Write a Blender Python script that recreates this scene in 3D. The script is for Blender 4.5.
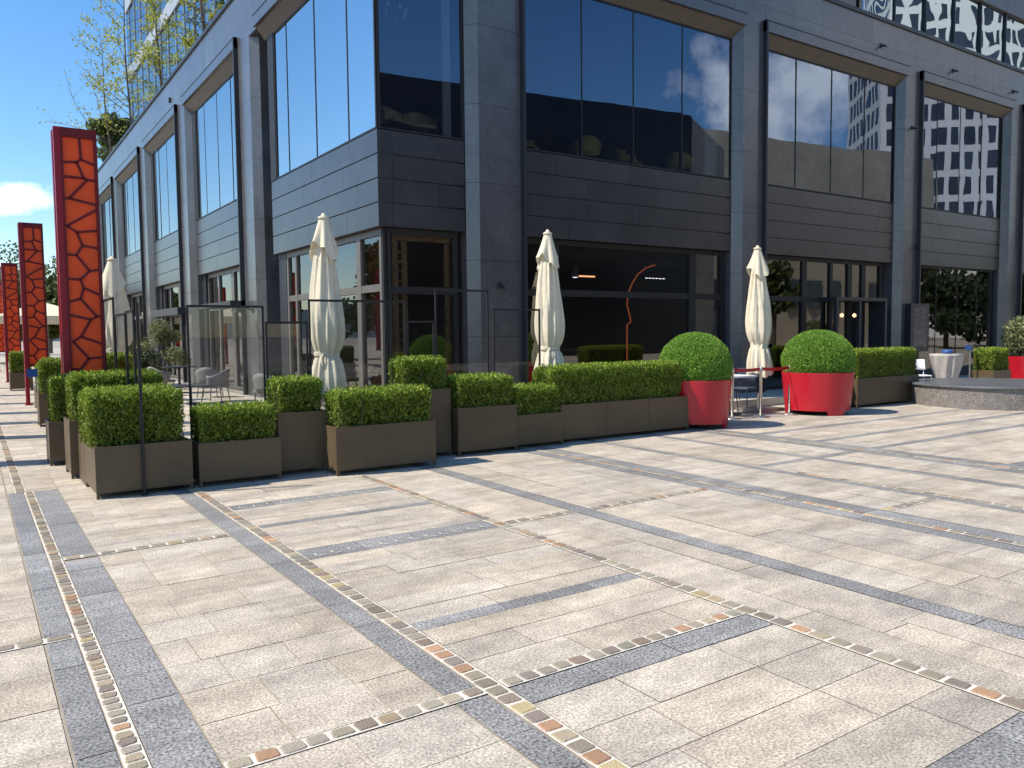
import bpy, math, random
import numpy as np
from mathutils import Matrix, Vector
random.seed(7); rng = np.random.default_rng(7)
for o in list(bpy.data.objects): bpy.data.objects.remove(o)
SC = bpy.context.scene; COL = SC.collection
# ------------------------------------------------------------------ camera
cd = bpy.data.cameras.new('camera'); cam = bpy.data.objects.new('camera', cd); COL.objects.link(cam)
cd.sensor_width = 36; cd.lens = 799.76/1024*36; cd.clip_end = 3000; cd.clip_start = .05
cam.matrix_world = Matrix(((0.827202, 0.04412678, -0.56016934, 0), (-0.56181136, 0.04678319, -0.82594148, 0),
                           (-0.01023963, 0.99792994, 0.06349007, 1.6), (0, 0, 0, 1)))
SC.camera = cam
# ------------------------------------------------------------------ light
SX, SY = .80, .27                      # shadow of a 1 m pole runs (+.80, -.27)
sunv = Vector((-SX, SY, 1)).normalized()
W = bpy.data.worlds.new('World'); SC.world = W; W.use_nodes = True
nt = W.node_tree; nt.nodes.clear()
def N(t, tree, **k):
    n = tree.nodes.new(t)
    for a, b in k.items(): setattr(n, a, b)
    return n
out = N('ShaderNodeOutputWorld', nt); bg = N('ShaderNodeBackground', nt)
sky = N('ShaderNodeTexSky', nt); sky.sky_type = 'NISHITA'; sky.sun_disc = False
sky.sun_elevation = math.asin(sunv.z); sky.sun_rotation = math.atan2(sunv.x, sunv.y)
sky.air_density = 1.0; sky.dust_density = .2; sky.ozone_density = 2.2
bg.inputs['Strength'].default_value = .115
tc = N('ShaderNodeTexCoord', nt)
nz = N('ShaderNodeTexNoise', nt); nz.inputs['Scale'].default_value = 9; nz.inputs['Detail'].default_value = 8; nz.inputs['Roughness'].default_value = .6
nt.links.new(tc.outputs['Generated'], nz.inputs['Vector'])
hs = N('ShaderNodeHueSaturation', nt); hs.inputs['Saturation'].default_value = 1.27; hs.inputs['Value'].default_value = 1.35; nt.links.new(sky.outputs['Color'], hs.inputs['Color']); prev = hs.outputs['Color']
for (d, sx, sz, amt) in [((.03, .99, .142), .05, .016, 1.0), ((.79, -.56, .28), .16, .075, 1.1), ((.745, -.62, .25), .045, .06, 1.1),
                    ((-.8, -.3, .3), .3, .08, .8), ((-.3, -.8, .35), .3, .1, .8)]:
    dv = Vector(d).normalized(); hx = Vector((-dv.y, dv.x, 0)).normalized()
    sb = N('ShaderNodeVectorMath', nt, operation='SUBTRACT'); nt.links.new(tc.outputs['Generated'], sb.inputs[0]); sb.inputs[1].default_value = dv
    du = N('ShaderNodeVectorMath', nt, operation='DOT_PRODUCT'); nt.links.new(sb.outputs[0], du.inputs[0]); du.inputs[1].default_value = hx/sx
    dw = N('ShaderNodeVectorMath', nt, operation='DOT_PRODUCT'); nt.links.new(sb.outputs[0], dw.inputs[0]); dw.inputs[1].default_value = Vector((0, 0, 1/sz))
    dd = N('ShaderNodeVectorMath', nt, operation='DOT_PRODUCT'); nt.links.new(sb.outputs[0], dd.inputs[0]); dd.inputs[1].default_value = dv*2
    cb = N('ShaderNodeCombineXYZ', nt)
    for i, n_ in enumerate((du, dw, dd)): nt.links.new(n_.outputs['Value'], cb.inputs[i])
    ln = N('ShaderNodeVectorMath', nt, operation='LENGTH'); nt.links.new(cb.outputs[0], ln.inputs[0])
    # mask = noise*1.6 - len
    mm = N('ShaderNodeMath', nt, operation='MULTIPLY_ADD'); nt.links.new(nz.outputs['Fac'], mm.inputs[0]); mm.inputs[1].default_value = 3.4
    ng = N('ShaderNodeMath', nt, operation='MULTIPLY'); nt.links.new(ln.outputs['Value'], ng.inputs[0]); ng.inputs[1].default_value = -1
    nt.links.new(ng.outputs[0], mm.inputs[2])
    mr = N('ShaderNodeMapRange', nt); mr.inputs['From Min'].default_value = .85; mr.inputs['From Max'].default_value = 1.5; mr.inputs['To Max'].default_value = .9*min(amt, 1)
    nt.links.new(mm.outputs[0], mr.inputs['Value'])
    mx = N('ShaderNodeMix', nt, data_type='RGBA'); nt.links.new(mr.outputs[0], mx.inputs['Factor']); nt.links.new(prev, mx.inputs['A'])
    mx.inputs['B'].default_value = (13*amt, 13.3*amt, 13.8*amt, 1); prev = mx.outputs['Result']
nt.links.new(prev, bg.inputs['Color']); nt.links.new(bg.outputs[0], out.inputs[0])
sl = bpy.data.lights.new('sun', 'SUN'); sl.energy = 4.9; sl.angle = math.radians(.5); sl.color = (1, .91, .77)
so = bpy.data.objects.new('sun', sl); COL.objects.link(so)
so.rotation_euler = (-sunv).to_track_quat('-Z', 'Y').to_euler()
SC.view_settings.view_transform = 'Standard'; SC.view_settings.look = 'None'; SC.view_settings.exposure = .38; SC.view_settings.gamma = 1
SC.view_settings.use_curve_mapping = False
SC.render.engine = 'CYCLES'
SC.cycles.transparent_max_bounces = 24; SC.cycles.max_bounces = 8
# ------------------------------------------------------------------ materials
def mat(name, col, rough=.6, metal=0, spec=.5, var=.12, vscale=3, speck=0, sscale=160, bump=0, bscale=60, attr=False, stain=0, coat=0, trans=0, sub=None):
    m = bpy.data.materials.new(name); m.use_nodes = True; t = m.node_tree; b = t.nodes['Principled BSDF']
    b.inputs['Roughness'].default_value = rough; b.inputs['Metallic'].default_value = metal; b.inputs['Specular IOR Level'].default_value = spec
    b.inputs['Coat Weight'].default_value = coat
    tc = N('ShaderNodeTexCoord', t); geo = N('ShaderNodeNewGeometry', t)
    vec = geo.outputs['Position']
    base = None
    def mul(a, fac_out, lo, hi):
        mr = N('ShaderNodeMapRange', t); mr.inputs['From Min'].default_value = .3; mr.inputs['From Max'].default_value = .7
        mr.inputs['To Min'].default_value = lo; mr.inputs['To Max'].default_value = hi; t.links.new(fac_out, mr.inputs['Value'])
        vm = N('ShaderNodeVectorMath', t, operation='SCALE'); t.links.new(a, vm.inputs[0]); t.links.new(mr.outputs[0], vm.inputs['Scale'])
        return vm.outputs[0]
    if attr:
        at = N('ShaderNodeAttribute', t); at.attribute_name = 'tint'
        rgb = N('ShaderNodeVectorMath', t, operation='MULTIPLY'); rgb.inputs[0].default_value = col; t.links.new(at.outputs['Color'], rgb.inputs[1]); base = rgb.outputs[0]
    else:
        c_ = N('ShaderNodeRGB', t); c_.outputs[0].default_value = (*col, 1); base = c_.outputs[0]
    if var:
        n1 = N('ShaderNodeTexNoise', t); n1.inputs['Scale'].default_value = vscale; n1.inputs['Detail'].default_value = 6; t.links.new(vec, n1.inputs['Vector'])
        base = mul(base, n1.outputs['Fac'], 1-var, 1+var)
    if stain:
        n3 = N('ShaderNodeTexNoise', t); n3.inputs['Scale'].default_value = 1.0; n3.inputs['Detail'].default_value = 5; n3.inputs['Roughness'].default_value = .65
        mp = N('ShaderNodeMapping', t); mp.inputs['Scale'].default_value = (.9, 3.4, 1); t.links.new(vec, mp.inputs['Vector']); t.links.new(mp.outputs[0], n3.inputs['Vector'])
        base = mul(base, n3.outputs['Fac'], 1-stain, 1+stain*.7)
        n4 = N('ShaderNodeTexNoise', t); n4.inputs['Scale'].default_value = 7; n4.inputs['Detail'].default_value = 7; n4.inputs['Roughness'].default_value = .7; t.links.new(vec, n4.inputs['Vector'])
        base = mul(base, n4.outputs['Fac'], 1-stain*.8, 1+stain*.5)
    if speck:
        n2 = N('ShaderNodeTexNoise', t); n2.inputs['Scale'].default_value = sscale; n2.inputs['Detail'].default_value = 2; t.links.new(vec, n2.inputs['Vector'])
        base = mul(base, n2.outputs['Fac'], 1-speck, 1+speck)
    t.links.new(base, b.inputs['Base Color'])
    if bump:
        nb = N('ShaderNodeTexNoise', t); nb.inputs['Scale'].default_value = bscale; nb.inputs['Detail'].default_value = 5; t.links.new(vec, nb.inputs['Vector'])
        bp = N('ShaderNodeBump', t); bp.inputs['Strength'].default_value = bump; bp.inputs['Distance'].default_value = .02
        t.links.new(nb.outputs['Fac'], bp.inputs['Height']); t.links.new(bp.outputs[0], b.inputs['Normal'])
    if trans:
        tr = N('ShaderNodeBsdfTranslucent', t); t.links.new(base, tr.inputs['Color'])
        mxs = N('ShaderNodeMixShader', t); mxs.inputs[0].default_value = trans
        t.links.new(b.outputs[0], mxs.inputs[1]); t.links.new(tr.outputs[0], mxs.inputs[2]); t.links.new(mxs.outputs[0], t.nodes['Material Output'].inputs[0])
    return m
def emit(name, col, s):
    m = bpy.data.materials.new(name); m.use_nodes = True; b = m.node_tree.nodes['Principled BSDF']
    b.inputs['Base Color'].default_value = (*col, 1); b.inputs['Emission Color'].default_value = (*col, 1); b.inputs['Emission Strength'].default_value = s
    return m
def glass(name, tint, ior, gloss=(.9, .95, 1), wav=.0, wscale=.5, rough=.0, hi=1):
    m = bpy.data.materials.new(name); m.use_nodes = True; t = m.node_tree; t.nodes.remove(t.nodes['Principled BSDF'])
    tr = N('ShaderNodeBsdfTransparent', t); tr.inputs[0].default_value = (*tint, 1)
    gl = N('ShaderNodeBsdfGlossy', t); gl.inputs['Color'].default_value = (*gloss, 1); gl.inputs['Roughness'].default_value = rough
    fr = N('ShaderNodeFresnel', t); fr.inputs['IOR'].default_value = ior
    mx = N('ShaderNodeMixShader', t); fo = fr.outputs[0]
    if hi < 1:
        mi = N('ShaderNodeMath', t, operation='MINIMUM'); mi.inputs[1].default_value = hi; t.links.new(fo, mi.inputs[0]); fo = mi.outputs[0]
    t.links.new(fo, mx.inputs[0]); t.links.new(tr.outputs[0], mx.inputs[1]); t.links.new(gl.outputs[0], mx.inputs[2])
    if wav:
        geo = N('ShaderNodeNewGeometry', t); nb = N('ShaderNodeTexNoise', t); nb.inputs['Scale'].default_value = wscale; nb.inputs['Detail'].default_value = 1
        t.links.new(geo.outputs['Position'], nb.inputs['Vector']); bp = N('ShaderNodeBump', t); bp.inputs['Strength'].default_value = 1; bp.inputs['Distance'].default_value = wav
        t.links.new(nb.outputs['Fac'], bp.inputs['Height']); t.links.new(bp.outputs[0], gl.inputs['Normal'])
    t.links.new(mx.outputs[0], t.nodes['Material Output'].inputs[0])
    return m
M = {}
M['slab'] = mat('paving stone', (.49, .43, .35), .75, var=.06, vscale=2, speck=.45, sscale=85, stain=.30, attr=True, bump=.2, bscale=150)
M['blue'] = mat('blue stone', (.262, .258, .252), .6, var=.08, vscale=3, speck=.7, sscale=75, stain=.25, attr=True)
M['cob'] = mat('cobble', (.44, .40, .35), .92, spec=.15, var=.1, speck=.2, sscale=150, attr=True, bump=.3, bscale=90)
M['mortar'] = mat('mortar', (.33, .285, .225), .9, var=.15, vscale=5)
M['grout'] = mat('pale grout', (.62, .58, .50), .9, var=.12, vscale=9, speck=.08)
M['pier'] = mat('granite pier', (.086, .086, .092), .27, spec=.9, var=.10, vscale=1.2, speck=.3, sscale=60, stain=.22, attr=True)
M['clad'] = mat('granite cladding', (.040, .038, .040), .28, spec=.8, var=.14, vscale=2.5, speck=.18, sscale=50, stain=.25, attr=True)
M['bronze'] = mat('bronze soffit', (.075, .06, .05), .4, metal=.2, var=.12)
M['dark'] = mat('dark metal', (.022, .024, .03), .4, var=.05)
M['frame'] = mat('bronze frame', (.15, .135, .12), .4, metal=.3, var=.06)
M['framed'] = mat('dark window frame', (.02, .019, .02), .5, spec=.3, var=.06)
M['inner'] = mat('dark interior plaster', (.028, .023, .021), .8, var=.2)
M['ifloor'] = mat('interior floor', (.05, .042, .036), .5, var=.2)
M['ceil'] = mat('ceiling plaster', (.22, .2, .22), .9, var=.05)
M['planter'] = mat('planter metal', (.105, .076, .045), .42, stain=.13, var=.08, vscale=1.5, spec=.3)
M['red'] = mat('red lacquer', (.42, .006, .018), .35, var=.06, coat=.12)
M['crimson'] = mat('crimson steel', (.24, .004, .016), .35, spec=.3, var=.06, coat=.0)
M['darkred'] = mat('dark crimson lattice', (.13, .004, .010), .45, spec=.3, var=.06)
M['orange'] = mat('orange acrylic', (1.0, .115, .012), .45, var=.08, vscale=2, trans=.35)
M['canvas'] = mat('cream canvas', (.72, .65, .50), .85, var=.07, vscale=7, bump=.25, bscale=12, trans=.12)
M['pole'] = mat('painted pole', (.25, .25, .25), .4, metal=.6, var=.04)
M['steel'] = mat('brushed steel', (.55, .53, .5), .3, metal=.9, var=.05)
M['soil'] = mat('soil', (.05, .035, .022), .95, var=.3, vscale=40)
M['bark'] = mat('bark', (.085, .065, .05), .9, var=.3, vscale=12)
M['wicker'] = mat('grey wicker', (.17, .165, .16), .7, var=.2, vscale=60)
M['white'] = mat('white paint', (.75, .75, .74), .5, var=.03)
M['blk'] = mat('black furniture', (.03, .032, .038), .4, var=.05)
M['navy'] = mat('navy chair shell', (.04, .06, .10), .5, var=.05)
M['yel'] = mat('yellow green upholstery', (.55, .52, .14), .7, var=.15)
M['beige'] = mat('beige upholstery', (.55, .46, .28), .8, var=.15)
M['wood'] = mat('warm oak', (.62, .40, .19), .5, var=.25, vscale=9)
M['redwall'] = mat('red curtain', (.42, .09, .06), .8, var=.35, vscale=7)
M['curtain'] = mat('sheer curtain', (.75, .77, .8), .9, var=.05, trans=.4)
M['drum'] = mat('dark granite drum', (.17, .155, .145), .7, var=.2, vscale=12, speck=.45, sscale=45, bump=.5, bscale=50)
M['drumtop'] = mat('drum top slab', (.115, .12, .13), .35, var=.25, vscale=3, speck=.2, sscale=60)
M['cloth'] = mat('grey table cloth', (.42, .39, .36), .8, var=.12, vscale=20)
M['bluep'] = mat('blue plastic', (.03, .09, .30), .4, var=.05)
M['step'] = mat('beige step stone', (.55, .5, .42), .8, var=.15)
M['copper'] = emit('copper tube lamp', (.55, .12, .04), .35)
M['ledo'] = emit('warm led bar', (1, .45, .2), 1.6)
M['ledw'] = emit('white led', (.9, .9, 1), 1.8)
M['warm'] = emit('warm bulb', (1, .6, .3), 3)
M['tan'] = mat('tan limestone', (.52, .44, .33), .85, var=.14, vscale=.25, stain=.15)
M['wtower'] = mat('white render', (.78, .78, .76), .8, var=.05, vscale=.2)
M['wwin'] = mat('tower window', (.05, .06, .08), .2, var=.3, vscale=.3)
M['dglass'] = mat('dark far facade', (.016, .016, .02), .25, var=.2, vscale=.2)
M['hill'] = mat('wooded hill', (.05, .085, .11), .95, var=.3, vscale=.05)  # blue of distant haze is mixed into the hill colour
M['far'] = mat('far plaster', (.55, .52, .47), .9, var=.08)
M['band'] = mat('pale blue grey band', (.30, .34, .40), .5, var=.05)
M['sand'] = mat('panel grey', (.13, .14, .155), .5, var=.06)
M['gl_up'] = glass('blue solar glass', (.72, .74, .80), 2.5, (.72, .82, 1), wav=.0015, wscale=.8)
M['gl_left'] = glass('side solar glass', (.45, .5, .6), 13, (.95, .98, 1), wav=.001, wscale=.6)
M['gl_gf'] = glass('street glass', (.66, .66, .66), 2.2, (.95, .95, .95), wav=.001, wscale=.6)
M['gl_tower'] = glass('tower mirror glass', (.12, .16, .22), 5.0, (.78, .9, 1), wav=.012, wscale=.6)
M['gl_tower2'] = glass('pale tower glass', (.2, .3, .4), 14, (.85, .93, 1), wav=.006, wscale=.5)
M['gl_scr'] = glass('screen glass', (.86, .89, .89), 1.5, (1, 1, 1), hi=.07)
def leafmat(name, col, trans=.35):
    m = bpy.data.materials.new(name); m.use_nodes = True; t = m.node_tree; b = t.nodes['Principled BSDF']
    at = N('ShaderNodeAttribute', t); at.attribute_name = 'tint'
    v = N('ShaderNodeVectorMath', t, operation='MULTIPLY'); v.inputs[0].default_value = col; t.links.new(at.outputs['Color'], v.inputs[1])
    t.links.new(v.outputs[0], b.inputs['Base Color']); b.inputs['Roughness'].default_value = .5; b.inputs['Specular IOR Level'].default_value = .35
    tr = N('ShaderNodeBsdfTranslucent', t); t.links.new(v.outputs[0], tr.inputs['Color'])
    mx = N('ShaderNodeMixShader', t); mx.inputs[0].default_value = trans
    t.links.new(b.outputs[0], mx.inputs[1]); t.links.new(tr.outputs[0], mx.inputs[2]); t.links.new(mx.outputs[0], t.nodes['Material Output'].inputs[0])
    return m
M['box'] = leafmat('boxwood leaf', (.155, .235, .028), .22)
M['topi'] = leafmat('topiary leaf', (.18, .35, .055), .3)
M['ginkgo'] = leafmat('pale tree leaf', (.26, .32, .06), .45)
M['leaf'] = leafmat('tree leaf', (.08, .12, .035), .3)
M['olive'] = leafmat('shrub leaf', (.16, .20, .10), .3)
M['dleaf'] = leafmat('dark evergreen leaf', (.035, .06, .03), .2)
# ------------------------------------------------------------------ builders
def wloc(p):
    v = Vector((0, 0, 0))
    while p is not None: v += p.location; p = p.parent
    return v
class MB:
    def __init__(s): s.v = []; s.f = []; s.t = []; s.sm = False
    def add(s, vs, fs, tint=None):
        n = len(s.v); s.v += [tuple(v) for v in vs]; s.f += [tuple(n+i for i in f) for f in fs]; s.t += [tint or (1, 1, 1)]*len(fs)
        return s
    def box(s, x0, x1, y0, y1, z0, z1, tint=None):
        vs = [(x0, y0, z0), (x1, y0, z0), (x1, y1, z0), (x0, y1, z0), (x0, y0, z1), (x1, y0, z1), (x1, y1, z1), (x0, y1, z1)]
        return s.add(vs, [(0, 3, 2, 1), (4, 5, 6, 7), (0, 1, 5, 4), (1, 2, 6, 5), (2, 3, 7, 6), (3, 0, 4, 7)], tint)
    def rect(s, x0, x1, y0, y1, z, tint=None): return s.add([(x0, y0, z), (x1, y0, z), (x1, y1, z), (x0, y1, z)], [(0, 1, 2, 3)], tint)
    def tube(s, pts, r, n=8, cap=True, tint=None):
        pts = [Vector(p) for p in pts]; rs = r if isinstance(r, (list, tuple)) else [r]*len(pts)
        vs = []; fs = []; u = None
        for i, p in enumerate(pts):
            d = (pts[min(i+1, len(pts)-1)] - pts[max(i-1, 0)]).normalized()
            if u is None: u = d.orthogonal().normalized()
            else: u = (u - d*u.dot(d)).normalized()
            w = d.cross(u)
            for k in range(n):
                a = 2*math.pi*k/n; vs.append(p + (u*math.cos(a)+w*math.sin(a))*rs[i])
        for i in range(len(pts)-1):
            for k in range(n): fs.append((i*n+k, i*n+(k+1) % n, (i+1)*n+(k+1) % n, (i+1)*n+k))
        if cap: fs.append(tuple(range(n-1, -1, -1))); fs.append(tuple((len(pts)-1)*n+k for k in range(n)))
        return s.add(vs, fs, tint)
    def lathe(s, prof, c=(0, 0), n=32, fn=None, cap=True, tint=None):
        vs = []; fs = []
        for j, (r, z) in enumerate(prof):
            for k in range(n):
                a = 2*math.pi*k/n; rr = r*(fn(a, z) if fn else 1)
                vs.append((c[0]+rr*math.cos(a), c[1]+rr*math.sin(a), z))
        for j in range(len(prof)-1):
            for k in range(n): fs.append((j*n+k, j*n+(k+1) % n, (j+1)*n+(k+1) % n, (j+1)*n+k))
        if cap: fs.append(tuple(range(n-1, -1, -1))); fs.append(tuple((len(prof)-1)*n+k for k in range(n)))
        return s.add(vs, fs, tint)
    def build(s, name, m, parent=None, smooth=False, bevel=0, **tags):
        o_ = wloc(parent); me = bpy.data.meshes.new(name)
        me.from_pydata([(x-o_.x, y-o_.y, z-o_.z) for x, y, z in s.v], [], s.f); me.materials.append(M[m] if isinstance(m, str) else m)
        ca = me.color_attributes.new('tint', 'FLOAT_COLOR', 'CORNER')
        arr = []
        for f, t in zip(s.f, s.t): arr += [t[0], t[1], t[2], 1]*len(f)
        ca.data.foreach_set('color', arr)
        if smooth: me.shade_smooth()
        me.update(); o = bpy.data.objects.new(name, me); COL.objects.link(o); o.parent = parent
        if bevel:
            b = o.modifiers.new('bevel', 'BEVEL'); b.width = bevel; b.segments = 2; b.limit_method = 'ANGLE'; b.angle_limit = math.radians(40)
        for k, v in tags.items(): o[k] = v
        return o
def npmesh(name, V, F4, tint, m, parent=None, **tags):
    """V (n,3) F4 (k,4) tint (k,3)"""
    o_ = np.array(wloc(parent)); V = V - o_
    me = bpy.data.meshes.new(name); me.vertices.add(len(V)); me.vertices.foreach_set('co', V.astype(np.float32).ravel())
    me.loops.add(len(F4)*4); me.loops.foreach_set('vertex_index', F4.astype(np.int32).ravel())
    me.polygons.add(len(F4)); me.polygons.foreach_set('loop_start', np.arange(0, len(F4)*4, 4, dtype=np.int32))
    me.update(calc_edges=True)
    ca = me.color_attributes.new('tint', 'FLOAT_COLOR', 'CORNER')
    c = np.ones((len(F4), 4, 4), np.float32); c[:, :, :3] = tint[:, None, :]; ca.data.foreach_set('color', c.ravel())
    me.materials.append(M[m]); me.validate(); o = bpy.data.objects.new(name, me); COL.objects.link(o); o.parent = parent
    for k, v in tags.items(): o[k] = v
    return o
def leafquads(P, size, nrm=None, up=0., aspect=.5, jit=.5):
    """diamond leaf quads centred at P"""
    n = len(P); d = rng.normal(size=(n, 3)); d[:, 2] += up
    if nrm is not None: d += nrm*1.0
    d /= np.linalg.norm(d, axis=1)[:, None]
    e = rng.normal(size=(n, 3)); e -= d*(e*d).sum(1)[:, None]; e /= np.linalg.norm(e, axis=1)[:, None]
    L = size*(1+jit*(rng.random(n)-.5))[:, None]
    a = P - d*L*.5; b = P + e*L*aspect*.5; c = P + d*L*.5; dd = P - e*L*aspect*.5
    V = np.stack([a, b, c, dd], 1).reshape(-1, 3); F = np.arange(4*n).reshape(-1, 4)
    return V, F
def tints(n, lo=.6, hi=1.5, yel=.3):
    k = rng.uniform(lo, hi, n); y = rng.random(n)*yel
    return np.stack([k*(1+y), k*(1+.25*y), k*(1-.3*y)], 1)
def thing(name, label, cat, loc=(0, 0, 0), group=None):
    o = bpy.data.objects.new(name, None); COL.objects.link(o); o.location = loc; o.empty_display_size = .2
    o['label'] = label; o['category'] = cat
    if group: o['group'] = group
    return o
def copy_tree(o, parent=None, **tags):
    c = o.copy(); COL.objects.link(c); c.parent = parent
    for ch in [x for x in bpy.data.objects if x.parent == o]: copy_tree(ch, c)
    for k, v in tags.items(): c[k] = v
    return c
def struct(o): o['kind'] = 'structure'; return o
# ------------------------------------------------------------------ ground
g = MB(); g.rect(-900, 1200, -900, 1200, -.005); struct(g.build('ground', 'mortar'))
slab = MB(); blue = MB(); cob = MB(); grout = MB()
XR = 36
def stint(lo=.88, hi=1.08):
    k = random.uniform(lo, hi); w = random.uniform(-.02, .025)
    return (k*(1+w), k, k*(1-w*1.3))
def bluet():
    k = random.uniform(.85, 1.15); return (k, k, k)
def fill(mb, x0, x1, y0, y1, orient, roww, lmin, lmax, gap=.002, tf=stint):
    """rows run along `orient`; staggered joints"""
    a0, a1, b0, b1 = (x0, x1, y0, y1) if orient == 'x' else (y0, y1, x0, x1)
    nrow = max(1, round((b1-b0)/roww)); rw = (b1-b0)/nrow
    for i in range(nrow):
        p = a0; q0 = b0+i*rw; q1 = q0+rw; first = True
        while p < a1-1e-4:
            L = random.uniform(lmin, lmax)*(random.uniform(.4, 1) if first else 1); first = False
            e = p+L
            if a1-e < lmin*.5: e = a1
            dz = random.uniform(-.0012, .0012)
            if orient == 'x': mb.rect(p+gap, e-gap, q0+gap, q1-gap, dz, tf())
            else: mb.rect(q0+gap, q1-gap, p+gap, e-gap, dz, tf())
            p = e
PAL = [(.6, .58, .5), (.52, .5, .45), (.66, .62, .55), (.56, .52, .5), (.75, .72, .62), (.55, .5, .45), (.85, .72, .55), (.62, .64, .58), (.85, .58, .42), (.6, .5, .45), (.72, .7, .66), (.9, .62, .45), (.5, .48, .46), (.8, .74, .6), (.66, .66, .6), (.88, .8, .52), (.58, .55, .5), (.68, .66, .58)]
def cobbles(x0, x1, y0, y1, step=.1, faint=False):
    """a single line of setts in the rectangle, long side first"""
    grout.rect(x0, x1, y0, y1, .002)
    along = (x1-x0) > (y1-y0); a0, a1 = (x0, x1) if along else (y0, y1); b0, b1 = (y0, y1) if along else (x0, x1)
    n = max(1, int((a1-a0)/step)); st = (a1-a0)/n
    for i in range(n):
        c = a0+(i+.5)*st+random.uniform(-.004, .004); hl = st/2-random.uniform(.004, .010); w0 = b0+random.uniform(.006, .012); w1 = b1-random.uniform(.006, .012)
        ch = .009; t = random.choice(PAL); k = random.uniform(.8, 1.15); t = tuple(v*k for v in t)
        pts = [(c-hl+ch, w0), (c+hl-ch, w0), (c+hl, w0+ch), (c+hl, w1-ch), (c+hl-ch, w1), (c-hl+ch, w1), (c-hl, w1-ch), (c-hl, w0+ch)]
        pts = [(p+random.uniform(-.004, .004), q+random.uniform(-.003, .003)) for p, q in pts]
        if not along: pts = [(q, p) for p, q in pts]; pts.reverse()
        ins = [(p+(( c if along else (b0+b1)/2)-p)*.12, q+(((b0+b1)/2 if along else c)-q)*.12) for p, q in pts]
        vs = [(p, q, .0025) for p, q in pts]+[(p, q, .007) for p, q in ins]
        fs = [(8, 9, 10, 11, 12, 13, 14, 15)]+[(j, (j+1) % 8, 8+(j+1) % 8, 8+j) for j in range(8)]
        cob.add(vs, fs, t)
Y0, Y1 = -3, 62
# strip 1
fill(slab, -3.2, .255, 4.86, Y1, 'x', .42, .5, 1.0); fill(slab, -3.2, .255, Y0, 4.76, 'x', .42, .5, 1.0); cobbles(-3.2, .40, 4.77, 4.85, .13)
fill(blue, .265, .405, Y0, 4.765, 'y', .15, .35, .6, tf=bluet); fill(blue, .265, .405, 4.855, 9.65, 'y', .15, .35, .6, tf=bluet)
cobbles(.41, .495, Y0, 9.65, .072); cobbles(.33, .43, 9.65, Y1, .11); fill(slab, .265, .33, 9.65, Y1, 'y', .1, .4, .8); fill(slab, .43, .72, 9.65, Y1, 'y', .3, .4, .8)
fill(blue, .5, .715, Y0, 3.0, 'y', .22, .3, .55, tf=bluet); fill(blue, .5, .715, 3.0, 6.44, 'y', .22, .3, .55, tf=bluet); fill(blue, .5, .715, 6.50, 9.65, 'y', .22, .3, .6, tf=bluet)
# between 1 and 2
fill(slab, .72, 1.67, 6.6, Y1, 'x', .33, .3, .62); fill(slab, .72, 1.67, 3.03, 6.5, 'x', .345, .32, .62); fill(slab, .72, 1.67, Y0, 2.93, 'x', .36, .4, .7)
cobbles(.5, 1.67, 6.51, 6.59, .115); cobbles(.72, 1.84, 2.935, 3.025, .098)
# strip 2
fill(blue, 1.675, 1.835, 3.03, Y1, 'y', .17, .35, .7, tf=bluet); fill(blue, 1.675, 1.835, Y0, 2.93, 'y', .17, .3, .6, tf=bluet); cobbles(1.84, 1.945, Y0, Y1, .098)
# between 2 and 3
cobbles(1.95, 3.57, 2.935, 3.025, .1); fill(blue, 1.95, 3.57, 2.745, 2.93, 'x', .2, .4, .8, tf=bluet)
cuts = [(3.78, 3.91), (5.47, 5.76), (6.62, 6.73), (7.46, 7.66)]
y = 3.03
for a, b in cuts+[(Y1, Y1)]:
    fill(slab, 1.95, 3.57, y, a, 'x', .235, .5, 1.1)
    if b > a: fill(blue, 1.95, 3.57, a, b, 'x', b-a, .4, .8, tf=bluet)
    y = b
for yy in (5.56, 7.53):
    for k in range(12): q_ = random.uniform(.3, 1); grout.rect(2.02+k*.13, 2.03+k*.13+.002, yy-.03*q_, yy+.04, .004); grout.rect(2.034+k*.13, 2.034+k*.13+.08*q_, yy-.035, yy-.025, .004)
fill(slab, 1.95, 3.57, 1.5, 2.74, 'x', .31, .45, 1.0); fill(blue, 2.0, 3.57, 1.2, 1.5, 'x', .3, .3, .6, tf=bluet); fill(slab, 1.95, 3.57, Y0, 1.2, 'x', .35, .5, 1)
# strip 3 .. 4 .. 5
cobbles(3.575, 3.675, Y0, Y1, .118)
fill(slab, 3.68, 4.42, Y0, 5.5, 'y', .25, .6, 1.3); fill(slab, 3.68, 4.42, 5.6, Y1, 'y', .37, .7, 1.3)
fill(blue, 4.425, 4.60, Y0, Y1, 'y', .18, .4, .9, tf=bluet)
fill(slab, 4.605, 6.14, Y0, 5.5, 'y', .385, .5, 1.2); fill(slab, 4.605, 6.14, 5.6, Y1, 'y', .385, .5, 1.2)
cobbles(3.68, 4.42, 5.505, 5.595, .11); cobbles(4.605, 6.14, 5.505, 5.595, .11)
def wide(x):
    fill(blue, x, x+.18, Y0, Y1, 'y', .2, .4, .9, tf=bluet); cobbles(x+.185, x+.275, Y0, Y1, .12); fill(blue, x+.28, x+.5, Y0, Y1, 'y', .22, .4, .9, tf=bluet)
wide(6.145)
fill(slab, 6.65, 7.49, Y0, 3.9, 'y', .42, .6, 1.2); cobbles(6.65, 7.49, 3.905, 3.995, .12); fill(slab, 6.65, 7.49, 4, Y1, 'y', .42, .6, 1.2)
fill(blue, 7.495, 7.62, Y0, Y1, 'y', .13, .4, .9, tf=bluet); cobbles(7.625, 7.71, Y0, 5.6, .13); fill(slab, 7.625, 7.71, 5.6, Y1, 'y', .1, .4, .9)
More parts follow.
